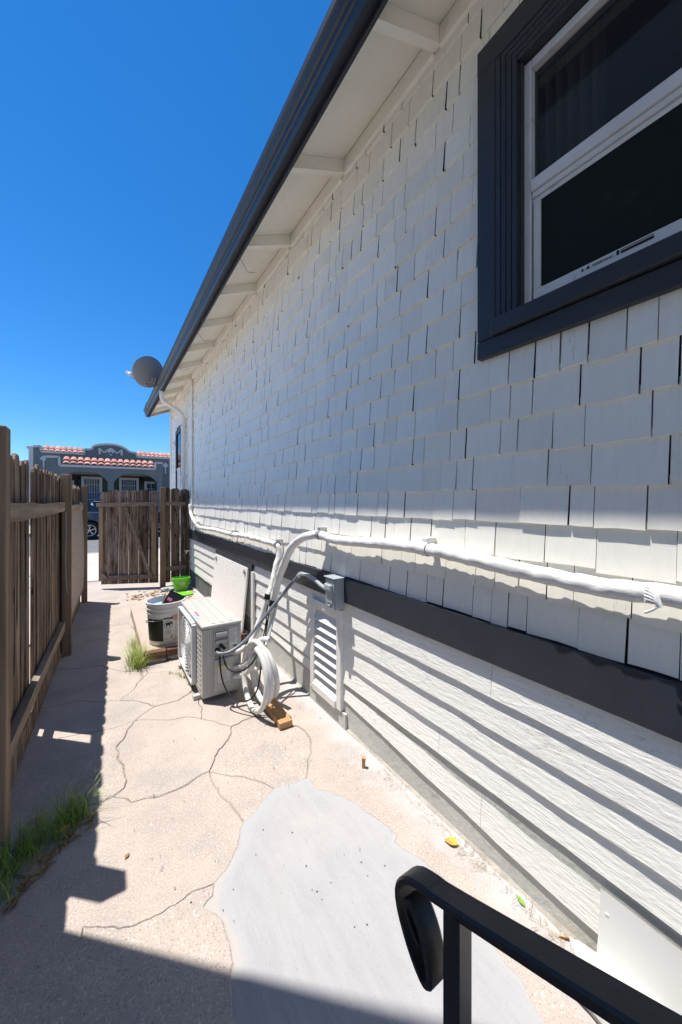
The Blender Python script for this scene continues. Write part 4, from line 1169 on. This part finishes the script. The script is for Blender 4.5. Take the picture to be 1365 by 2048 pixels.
mb = MB(); mb.prism([gp(GW - .10, 0.044, 1.15), gp(GW - .04, 0.044, 1.15), gp(GW - .04, .044, 1.46), gp(GW - .10, .044, 1.46)], gn * .01); obj('hinge_plate', mb, m_railx, gate)
# fixed fence panel between gate and wall
fp = thing('fence', (1.1, 7.1, 0), 'short fixed fence panel between the gate post and the house wall', 'fence')
mb = MB(); mb.box(.862, .945, 7.03, 7.115, -.02, 1.745, bev=.006); obj('post', mb, m_post, fp)
for q, (x0, wd) in enumerate(((.935, .10), (1.045, .145), (1.198, .145))):
    h = 1.75 - .012 * q; x1 = x0 + wd
    mb = MB(); mb.prism([(x0, 7.125, .06), (x1, 7.125, .06), (x1, 7.125, h - .035), (x1 - .03, 7.125, h), (x0 + .03, 7.125, h), (x0, 7.125, h - .035)], (0, .018, 0)); obj('picket', mb, m_wood, fp)
mb = MB(); mb.box(.947, 1.29, 7.085, 7.124, 1.43, 1.495, bev=.003); obj('rail', mb, m_railx, fp)
mb = MB(); mb.box(.947, 1.29, 7.085, 7.124, .27, .345, bev=.003); obj('rail', mb, m_railx, fp)
mb = MB(); mb.box(1.295, 1.335, 7.05, 7.12, .02, 1.70, bev=.003); obj('wall_stud', mb, m_wood, fp)
mb = MB(); fa_ = Vector((1.335, 6.95, .62)); mb.tube([fa_, fa_ - Vector((.10, 0, 0))], .012, 8); mb.tube([fa_ - Vector((.06, 0, 0)), fa_ - Vector((.075, .0, .05))], .010, 8); mb.tube([fa_ - Vector((.085, -.03, 0)), fa_ - Vector((.085, .03, 0))], .008, 8)
tag(obj('hose_tap', mb, m_vinyl, None, smooth=True), 'white painted hose tap on the house wall beside the fence panel', 'tap')

# ================================================================== HANDRAIL
hr = thing('handrail', (.475, .40, 0), 'black iron stair handrail with a curled end in the near right corner', 'handrail')
hx = .475
tops = [(-1.2, 1.36), (-.6, 1.185), (.40, .893)]
mb = MB()
pathp = [Vector((hx, y, z)) for y, z in ((-1.3, 1.569), (-.6, 1.275), (.0, 1.023), (.38, .863), (.435, .843), (.472, .829), (.498, .806), (.508, .774), (.503, .735), (.487, .695), (.466, .660), (.446, .640), (.434, .640), (.428, .655), (.430, .690), (.440, .730), (.456, .762), (.472, .778), (.484, .772), (.482, .750), (.466, .725), (.452, .712))]
pathp = [Vector((p.x, p.y, .806 - (.806 - p.z) * .74)) if (p.z < .806 and p.y > .42) else p for p in pathp]
spl = spline(pathp, .018)
vs = []; fs = []; n = len(spl)
for q, p in enumerate(spl):
    t = (spl[min(q + 1, n - 1)] - spl[max(q - 1, 0)]).normalized(); nm = Vector((1, 0, 0)).cross(t); nm.normalize()
    if q == 0: prev = nm
    if nm.dot(prev) < 0: nm = -nm
    prev = nm
    arc = q / n
    hw = .021; th = .0055
    for (a, b) in ((-hw, -th), (-hw, th * .4), (-hw * .8, th), (hw * .8, th), (hw, th * .4), (hw, -th)):
        vs.append(p + Vector((a, 0, 0)) + nm * b)
for q in range(n - 1):
    for r in range(6):
        a = q * 6; fs.append((a + r, a + (r + 1) % 6, a + 6 + (r + 1) % 6, a + 6 + r))
fs += [tuple(range(6)), tuple(range((n - 1) * 6, n * 6))]
mb.add(vs, fs); obj('top_rail', mb, m_iron, hr, smooth=True, sharp=35)
mb = MB(); mb.bar((hx, -1.3, 1.556), (hx, .385, .849), .026, .014, bev=.002); obj('under_channel', mb, m_iron, hr)
for (yy, zt_) in ((.385, .852), (-.75, 1.325)):
    mb = MB(); mb.box(hx - .016, hx + .016, yy - .016, yy + .016, .0, zt_, bev=.002); obj('post', mb, m_iron, hr)

# ================================================================== PLANTS AND LITTER
def blades(seed, n, src, hmin, hmax, wd, lean, droop=.5):
    rs = random.Random(seed); mb = MB()
    for k in range(n):
        x, y = src(rs); h = rs.uniform(hmin, hmax) * (1.0 if rs.random() > .15 else 1.25)
        a = rs.uniform(0, 2 * math.pi); l = rs.uniform(.1, lean) * h
        dx, dy = math.cos(a) * l, math.sin(a) * l
        ww = wd * rs.uniform(.6, 1.2); px_, py_ = -math.sin(a) * ww, math.cos(a) * ww
        sg = 5; vs = []; fs = []
        for s_ in range(sg + 1):
            t = s_ / sg; q = t ** 1.8
            zz = h * (t - droop * .35 * t ** 3 * (l / h) * 2)
            f = (1 - t) ** .7
            c = Vector((x + dx * q, y + dy * q, max(.0, zz)))
            if s_ < sg: vs += [c + Vector((px_ * f, py_ * f, 0)), c - Vector((px_ * f, py_ * f, 0))]
            else: vs.append(c)
        for s_ in range(sg - 1): fs.append((2 * s_, 2 * s_ + 1, 2 * s_ + 3, 2 * s_ + 2))
        fs.append((2 * sg - 2, 2 * sg - 1, 2 * sg)); mb.add(vs, fs)
    return mb
def src_line(pts, spread):
    def f(rs):
        i = rs.randrange(len(pts) - 1); t = rs.random(); p = pts[i].lerp(pts[i + 1], t)
        return p.x + rs.gauss(0, spread), p.y + rs.gauss(0, spread)
    return f
gA = [PZ(-40, 1850), PZ(20, 1745), PZ(80, 1690), PZ(140, 1650), PZ(165, 1625)]
gt = tag(obj('grass_tuft', blades(1, 620, src_line(gA, .036), .03, .19, .0020, 1.3), m_grass, recalc=False), 'green grass tuft growing in the shade against the near fence', 'grass', 'grass tufts in the path joints')
gt2 = blades(5, 12, src_line(gA, .03), .20, .30, .0012, 1.2); obj('root_soil', lump((gA[2].x - .03, gA[2].y + .02, -.006), .07, .22, .022, 6.1, 3), m_soil, gt)
obj('seed_stalk', gt2, m_straw, gt, recalc=False)
gB = [W(.285, 3.72), W(.285, 3.95), W(.28, 4.2), W(.275, 4.45)]
tag(obj('grass_tuft', blades(2, 420, src_line(gB[:2], .034), .06, .25, .0024, 1.2), m_grassy, recalc=False), 'bright sunlit grass tuft at the front corner of the brick edged slab', 'grass', 'grass tufts in the path joints')
tag(obj('grass_tuft', blades(3, 120, src_line(gB[1:], .022), .05, .22, .0016, 1.2), m_grassy, recalc=False), 'thin tall dry grass tuft along the side of the slab behind the sunlit tuft', 'grass', 'grass tufts in the path joints')
gC = [PZ(340, 1346), PZ(372, 1356), PZ(383, 1372)]
tag(obj('grass_tuft', blades(4, 130, src_line(gC, .012), .015, .05, .002, .9), m_grassy, recalc=False), 'low weeds in the crack beside the outdoor unit', 'weeds', 'grass tufts in the path joints')
def leaf(c, L, wd, rz_, mat, name, label=None, cat=None, curl=.25, parent=None, tilt=0.0):
    n = 7; vs = []; fs = []
    for q in range(n + 1):
        t = q / n; ww = wd * math.sin(math.pi * min(.97, max(.03, t)) ** .8)
        zc_ = curl * L * (t - .5) ** 2
        for s_ in (-1, 0, 1): vs.append(Vector((L * (t - .5), s_ * ww * .5, zc_ + (.25 * ww * abs(s_)) + .003)))
    for q in range(n):
        for s_ in range(2): a = q * 3 + s_; fs.append((a, a + 1, a + 4, a + 3))
    T = Matrix.Translation(Vector(c)) @ Matrix.Rotation(rz_, 4, 'Z') @ Matrix.Rotation(tilt, 4, 'X')
    mb = MB(); mb.add([T @ v for v in vs], fs)
    if name is None: return mb
    return tag(obj(name, mb, mat, parent, smooth=True, recalc=False), label, cat)
leaf(PZ(903, 1687), .06, .042, 2.2, m_leafy, 'yellow_leaf', 'round curled yellow leaf on the concrete near the wall', 'leaf')
leaf(PZ(1140, 1882), .075, .028, 2.4, m_leafy, 'yellow_leaf', 'long curled yellow leaf at the wall foot above the handrail', 'leaf', tilt=.7)
leaf(PZ(1041, 1803), .045, .018, 1.2, m_leafg, 'green_leaf', 'small green leaf lying by the wall foot', 'leaf')
leaf(PZ(255, 1713, .001), .026, .014, .8, m_leafd, 'brown_leaf', 'small grey brown leaf lying alone on the sunlit concrete', 'leaf')
leaf(PZ(131, 1660, .03), .045, .032, .3, m_leafy, 'orange_leaf', 'small orange leaf at the edge of the shaded grass', 'leaf')
rs = random.Random(31); mb = MB()
for k in range(150):
    t = rs.random()
    if rs.random() < .55: p = PZ(258 + t * 62 + rs.gauss(0, 5), 1197 - t * 12 + rs.gauss(0, 3.5))
    else: p = W(rs.uniform(.85, 1.3), rs.gauss(6.25, .28))
    mb.merge(leaf((p.x, p.y, .0), rs.uniform(.03, .075), rs.uniform(.012, .03), rs.uniform(0, 6.3), None, None, curl=rs.uniform(-.1, .6)))
tag(obj('dead_leaves', mb, m_leafd, None, recalc=False), kind='stuff', label='drift of dry tan leaves on the ground before the gate')
mb = MB()
for k in range(46):
    p = gA[0].lerp(gA[-1], rs.random()); mb.merge(leaf((p.x + rs.gauss(.045, .02), p.y + rs.gauss(-.02, .02), .004), rs.uniform(.02, .05), rs.uniform(.01, .022), rs.uniform(0, 6.3), None, None, curl=rs.uniform(-.1, .8)))
tag(obj('dead_leaves', mb, m_leafd, None, recalc=False), kind='stuff', label='dead leaves lying under the shaded grass tuft')
# straw and twigs in the joint at the wall foot and in the cracks
mb = MB()
for k in range(150):
    yy = rs.choice((1.2, .98, .95, .7, .68, 1.45)) + rs.gauss(0, .08); x = 1.325 - abs(rs.gauss(0, .025)); a = rs.uniform(0, 3.14); l = rs.uniform(.01, .05)
    mb.tube([(x, yy, .004), (x + math.cos(a) * l * .4, yy + math.sin(a) * l * .5, .010 + rs.random() * .008), (x + math.cos(a) * l, yy + math.sin(a) * l, .004)], .0006, 3, caps=False)
tag(obj('straw_litter', mb, m_straw, None, recalc=False), kind='stuff', label='dry straw and twigs caught along the wall foot')
mb = MB()      # grit on the slabs
for k in range(230):
    if k < 90: x, yy = rs.uniform(.1, 1.3), rs.uniform(.6, 2.6)
    else: x, yy = rs.uniform(-.3, 1.2), rs.uniform(.8, 6)
    s_ = rs.choice((.0015, .002, .0025, .0035)); mb.obox((x, yy, .007 + s_ * .3), (s_ * rs.uniform(1, 2), s_ * 1.4, s_), Matrix.Rotation(rs.uniform(0, 3), 3, 'Z'))
tag(obj('grit', mb, m_rubble, None), kind='stuff', label='loose grit scattered over the concrete')

# ================================================================== BEYOND THE GATE
# --- parked car, side on
car = thing('parked_car', (.9, 18.6, 0), 'dark navy car parked along the street beyond the gate', 'car')
cx0, cyn, cw = -1.32, 17.66, 1.82
side = [(0, .42), (.03, .62), (.10, .78), (.30, .92), (.95, 1.02), (1.18, 1.06), (1.72, 1.46), (2.0, 1.56), (2.9, 1.60), (3.6, 1.55), (4.25, 1.16), (4.48, 1.08), (4.55, .70), (4.53, .40), (4.2, .28), (4.05, .28)]
arch = lambda cxx: [(cxx + .40 * math.cos(t), .36 + .40 * math.sin(t)) for t in [0.0 + q * math.pi / 8 for q in range(9)]]
low = [(cxx, z) for cxx, z in arch(3.62)] + [(3.2, .26), (1.4, .26)] + arch(.98) + [(.5, .26), (.12, .28)]
outl = [(4.55 - x, z) for x, z in (side[:-2] + [(4.3, .30)] + low)]
MX = lambda poly: [(4.55 - x, z) for x, z in poly]
mb = MB()
n = len(outl)
def ring_(yo, ins):
    return [Vector((cx0 + x + (0 if z < 1.0 else 0), cyn + yo + (ins * max(0, z - .95) * 1.0 if yo < .9 else -ins * max(0, z - .95)), z)) for x, z in outl]
r1, r2 = ring_(0, .30), ring_(cw, .30)
mb.v = r1 + r2
mb.f = [tuple(range(n)), tuple(range(n, 2 * n))[::-1]] + [(i, (i + 1) % n, n + (i + 1) % n, n + i) for i in range(n)]
bd = obj('body', mb, m_car, car)
def carside(poly, off=-.006, th=.004): 
    return [Vector((cx0 + x, cyn + .30 * max(0, z - .95) + off, z)) for x, z in poly]
for poly in map(MX, ([(1.32, 1.08), (1.80, 1.44), (2.22, 1.50), (2.22, 1.08)], [(2.30, 1.08), (2.30, 1.505), (3.0, 1.51), (3.05, 1.08)], [(3.13, 1.08), (3.1, 1.50), (3.55, 1.46), (3.95, 1.12)])):
    mb = MB(); mb.prism(carside(poly), (0, .004, 0)); obj('side_window', mb, m_cglass, car)
mb = MB(); mb.prism(carside(MX([(1.25, 1.055), (4.0, 1.055), (4.0, 1.072), (1.25, 1.072)]), -.012), (0, .008, 0))
mb.bar(*[Vector((cx0 + x, cyn + .30 * (z - .95) - .01, z)) for x, z in MX(((1.25, 1.07), (1.78, 1.46)))], .012, .02); mb.bar(*[Vector((cx0 + x, cyn + .30 * (z - .95) - .01, z)) for x, z in MX(((1.78, 1.46), (3.5, 1.51)))], .012, .02); obj('window_trim', mb, m_rim, car)
for xw in (4.55 - .98, 4.55 - 3.62):
    for yo in (0.0, cw - .2):
        c = Vector((cx0 + xw, cyn + yo + .0, .345)); Mr = Matrix.Rotation(math.pi / 2, 3, 'X')
        mb = MB(); mb.lathe([(.22, -.20), (.33, -.20), (.345, -.17), (.345, -.03), (.33, 0), (.22, .005), (.22, -.20)], c, 32, Mr); wh = obj('wheel', mb, m_tyre, car, smooth=True, sharp=50)
        mb = MB(); mb.lathe([(.23, 0), (.225, .008), (.205, .004), (.20, -.05)], c, 32, Mr)
        for q in range(5):
            for dq in (-.13, .13):
                a = 2 * math.pi * q / 5 + .3
                mb.bar(c + Vector((.04 * math.cos(a), -.004, .04 * math.sin(a))), c + Vector((.21 * math.cos(a + dq), -.002, .21 * math.sin(a + dq))), .018, .03, up=(0, 1, 0))
        mb.lathe([(.001, .012), (.05, .01), (.055, -.02)], c, 16, Mr); obj('rim', mb, m_rim, wh)
        mb = MB(); mb.lathe([(.22, -.06), (.001, -.06)], c, 24, Mr); obj('hub_well', mb, m_acdark, wh)
mb = MB(); mb.prism(carside(MX([(.06, .74), (.30, .88), (.62, .93), (.35, .78)]), -.008), (0, .02, 0)); obj('headlight', mb, m_lamp, car)
mb = MB(); mb.prism(carside(MX([(1.55, 1.08), (1.42, 1.10), (1.44, 1.20), (1.62, 1.20)]), -.16), (0, .13, 0)); obj('door_mirror', mb, m_car, car)
for xx in (4.55 - 2.26, 4.55 - 3.09):
    mb = MB(); mb.box(cx0 + xx - .004, cx0 + xx + .004, cyn - .0015, cyn + .003, .36, .95); obj('door_seam', mb, m_acdark, car)
    mb = MB(); mb.box(cx0 + xx - .30, cx0 + xx - .10, cyn - .02, cyn + .003, .90, .925, bev=.005); obj('door_handle', mb, m_car, car)

# --- slate stucco house with tiled parapets
YF, YP = 24.0, 22.6
far = thing('stucco_house', (1, YF, 0), 'slate blue stucco house with red tiled parapets and arched porch across the street', 'house')
def pf(px, py, Yp=YF):
    p = PY(px, py, Yp); return (p.x, p.z)
topl = [(66.8, 893), (82, 893), (83.5, 903.5), (168.6, 908.8), (170, 899), (183, 899.7), (187.7, 893), (194, 891), (202, 889.8), (214, 889.2), (226, 889.7), (236, 891.5), (246, 895), (253, 899), (258, 903.5), (265, 905.5), (272.7, 906.5), (274, 914.4), (335.7, 917), (370, 919)]
tp = [pf(*q) for q in topl]
xr = tp[-1][0] + 1.2
poly = [(tp[0][0], 0)] + tp + [(xr, tp[-1][1]), (xr, 0)]
mb = MB(); mb.prism([(x, YF, z) for x, z in poly], (0, .35, 0)); mb.box(tp[0][0], xr, YF + .351, YF + 9, 0, 3.9); obj('wall', mb, m_stucco, far)
# parapet coping
mb = MB()
for (x0, z0), (x1, z1) in zip(tp, tp[1:]):
    mb.bar((x0, YF - .03, z0 + .01), (x1, YF - .03, z1 + .01), .16, .10, up=(0, 0, 1) if abs(x1 - x0) > abs(z1 - z0) else (1, 0, 0))
obj('coping', mb, m_trim, far)
def tiles(x0, x1, zb, yb, rows, parent, wv=.235, dz=.17):
    n = max(1, round((x1 - x0) / wv)); wv = (x1 - x0) / n
    for r in range(rows):
        for q in range(n):
            mb = MB(); c = Vector((x0 + wv * (q + .5), yb + r * .16, zb + r * dz))
            vs = []; m_ = 7
            for e, (yy, zz, sc) in enumerate(((-.14, -.05, 1.05), (.14, .13, .9))):
                for s_ in range(m_):
                    a = math.pi * s_ / (m_ - 1); vs.append(c + Vector((-wv * .5 * sc * math.cos(a), yy, zz + wv * .42 * sc * math.sin(a))))
            vs += [v - Vector((0, 0, .02)) for v in vs[:m_]]
            fs = [(s_, s_ + 1, m_ + s_ + 1, m_ + s_) for s_ in range(m_ - 1)] + [(s_, 2 * m_ + s_, 2 * m_ + s_ + 1, s_ + 1) for s_ in range(m_ - 1)]
            mb.add(vs, fs); obj('roof_tile', mb, m_tile, parent, smooth=True, sharp=60, recalc=False)
        mb = MB(); mb.box(x0, x1, yb + r * .16 - .10, yb + r * .16 + .16, zb + r * dz - .09, zb + r * dz - .03); obj('tile_bed', mb, m_tile, parent)
a0 = pf(85, 904); a1 = pf(168, 908.5); tiles(a0[0], a1[0], a0[1] + .07, YF + .12, 2, far, dz=.13)
a0 = pf(275, 914.4); a1 = pf(345, 917.3); tiles(a0[0], a1[0], a0[1] + .07, YF + .12, 2, far, dz=.13)
# emblem: festoon
ec = pf(222, 902)
mb = MB()
def el(x, z, rx, rz2, n=14): 
    mb.prism([(ec[0] + x + rx * math.cos(2 * math.pi * q / n), YF - .04, ec[1] + z + rz2 * math.sin(2 * math.pi * q / n)) for q in range(n)], (0, .06, 0))
el(0, .0, .16, .16); el(0, -.16, .06, .10)
for s_ in (-1, 1):
    mb.tube(spline([(ec[0] + s_ * .15, YF - .01, ec[1] + .05), (ec[0] + s_ * .3, YF - .01, ec[1] - .09), (ec[0] + s_ * .48, YF - .01, ec[1] + .05)]), .045, 8)
    mb.box(ec[0] + s_ * .52 - .05, ec[0] + s_ * .52 + .05, YF - .05, YF + .01, ec[1] - .22, ec[1] + .12)
obj('plaster_festoon', mb, m_trim, far)
for (px_, py_) in ((88, 917), (331, 931)):
    dc_ = pf(px_, py_); mb = MB(); mb.prism([(dc_[0] - .17, YF - .03, dc_[1]), (dc_[0], YF - .03, dc_[1] + .17), (dc_[0] + .17, YF - .03, dc_[1]), (dc_[0], YF - .03, dc_[1] - .17)], (0, .04, 0)); mb.box(dc_[0] - .035, dc_[0] + .035, YF - .028, YF + .01, dc_[1] - .48, dc_[1] - .17); obj('diamond_plaque', mb, m_trim, far)
# porch
P = lambda px, py: pf(px, py, YP)
ptop = [P(92, 913.5), P(118.8, 914.4), P(119.6, 931.4), P(310.8, 938.8), P(311.4, 926), P(325.5, 927)]
xa, xb = ptop[0][0], ptop[-1][0]
zsp = P(240, 961)[1]
def arch_pts(x0, x1, zs, rise, n=12):
    out = []
    for q in range(n + 1):
        t = -1 + 2 * q / n; out.append((x0 + (x1 - x0) * (t + 1) / 2, zs + rise * (1 - abs(t) ** 3.2)))
    return out
A1 = (P(120, 0)[0], P(216, 0)[0]); A2 = (P(228.5, 0)[0], P(315.5, 0)[0])
z1 = P(173, 944)[1]; z2 = P(270, 947.5)[1]
ar1 = arch_pts(A1[0], A1[1], z1 - .45, .45); ar2 = arch_pts(A2[0], A2[1], z2 - .45, .45)
mb = MB()
poly = [(xa, .0)] + ptop + [(xb, .0), (A2[1], .0)] + ar2[::-1] + [(A2[0], .0), (A1[1], .0)] + ar1[::-1] + [(A1[0], .0)]
mb.prism([(x, YP, z) for x, z in poly], (0, .28, 0)); mb.box(xa, xa + .25, YP + .281, YF - .002, 0, ptop[0][1] - .4); mb.box(xb - .25, xb, YP + .281, YF - .002, 0, ptop[-1][1] - .4)
mb.box(xa + .251, xb - .251, YP + .281, YF - .002, ptop[2][1] - .35, ptop[2][1] - .25)
obj('porch', mb, m_stucco, far)
mb = MB()
for (x0, zz0), (x1, zz1) in zip(ptop, ptop[1:]): mb.bar((x0, YP - .03, zz0 + .01), (x1, YP - .03, zz1 + .01), .14, .09, up=(0, 0, 1) if abs(x1 - x0) > abs(zz1 - zz0) else (1, 0, 0))
obj('porch_coping', mb, m_trim, far)
t0 = P(125.5, 931.5); t1 = P(309, 938.5); tiles(t0[0], t1[0], (t0[1] + t1[1]) / 2 + .10, YP + .05, 2, far, wv=.30, dz=.17)
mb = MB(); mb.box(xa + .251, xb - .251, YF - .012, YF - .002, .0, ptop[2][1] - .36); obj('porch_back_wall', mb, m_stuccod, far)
def fwin(x0, x1, z0, z1_, nb, par):
    mb = MB(); b = .13
    mb.box(x0, x0 + b, YF - .10, YF - .013, z0, z1_); mb.box(x1 - b, x1, YF - .10, YF - .013, z0, z1_); mb.box(x0 + b, x1 - b, YF - .101, YF - .013, z1_ - b, z1_); mb.box(x0 + b, x1 - b, YF - .101, YF - .013, z0, z0 + .08)
    wo = obj('window', mb, m_bars, par)
    mb = MB(); mb.box(x0 + b, x1 - b, YF - .03, YF - .025, z0 + .08, z1_ - b); obj('pane', mb, M('tinted_far_pane', (.08, .10, .17), rough=.15), wo)
    for q in range(nb):
        xx = x0 + b + (x1 - x0 - 2 * b) * (q + 1) / (nb + 1); mb = MB(); mb.box(xx - .014, xx + .014, YF - .07, YF - .05, z0 + .08, z1_ - b); obj('bar', mb, m_bars, wo)
    for q in (1, 2): zz = z0 + (z1_ - z0) * q / 3; mb = MB(); mb.box(x0 + b, x1 - b, YF - .068, YF - .052, zz - .012, zz + .012); obj('bar', mb, m_bars, wo)
x0, zt_ = pf(163, 953); x1, _ = pf(205, 953); fwin(x0, x1, pf(180, 1001)[1], zt_, 5, far)
x0, zt_ = pf(238.5, 955); x1, _ = pf(278, 955); fwin(x0, x1, pf(250, 1003)[1], zt_, 6, far)
x0, zt_ = pf(289, 963); x1, _ = pf(316, 963); fwin(x0, x1, pf(300, 1006)[1], zt_, 1, far)
x0, zt_ = pf(124, 960); x1, _ = pf(149, 960); fwin(x0, x1, pf(140, 1001)[1], zt_, 2, far)
for px_ in (157.5, 281.5):
    x0, z0_ = pf(px_, 963); mb = MB(); mb.box(x0 - .07, x0 + .07, YF - .22, YF - .08, z0_ - .15, z0_ + .15, bev=.02); mb.lathe([(.001, .12), (.10, 0)], (x0, YF - .15, z0_ + .15), 8); mb.bar((x0, YF - .1, z0_ - .1), (x0, YF - .012, z0_ - .1), .04, .04)
    obj('porch_lantern', mb, m_black, far)
mb = MB(); zb_ = pf(190, 1004)[1]; mb.box(xa + .25, xb - .25, YP - .25, YP - .01, zb_ - .10, zb_); mb.box(xa + .25, xb - .25, YP - .05, YP - .012, 0, zb_ - .101); obj('porch_step', mb, m_trim, far)
mb = MB(); zr = pf(190, 988)[1]
for (xx0, xx1) in ((A1[0], A1[1]), (A2[0], A2[1])):
    mb.box(xx0, xx1, YP + .10, YP + .14, zr, zr + .04); mb.box(xx0, xx1, YP + .10, YP + .14, zb_ + .05, zb_ + .08)
    for q in range(18): xx = xx0 + (xx1 - xx0) * (q + .5) / 18; mb.box(xx - .012, xx + .012, YP + .11, YP + .13, zb_ + .08, zr)
obj('porch_railing', mb, m_railing, far)
# pale building edge behind it on the left
cx_, cz_ = pf(57.5, 897, 30); cx2, _ = pf(70, 897, 30)
mb = MB(); mb.box(cx_ - .0, cx2 + 2, 30, 34, 0, cz_); bb = tag(obj('rear_building', mb, m_trim), 'pale sliver of a building behind the left end of the slate house', 'building')
mb = MB(); mb.box(cx_ - .08, cx2 + 2, 29.92, 34.08, cz_ + .002, cz_ + .15); obj('roof_edge', mb, m_trim, bb)

# ================================================================== NEIGHBOUR BUILDING LEFT OF THE STEPS
nb = thing('neighbour_house', (-2, .5, 0), 'tall pale stucco neighbour house at the near end of the fence', 'house')
mb = MB(); mb.box(-3.4, -.56, -1.4, 2.03, 0, 6.5); obj('wall', mb, m_stuccoN, nb)
mb = MB(); mb.box(-3.4, -.561, -1.4, 2.029, 6.502, 6.56); obj('roof', mb, m_gutter, nb)
mb = MB(); mb.box(-.559, -.545, -1.2, -.2, 4.3, 5.6, bev=.002); wn_ = obj('window', mb, m_bars, nb)
mb = MB(); mb.box(-.5445, -.540, -1.1, -.3, 4.4, 5.5); obj('pane', mb, m_glassr, wn_)
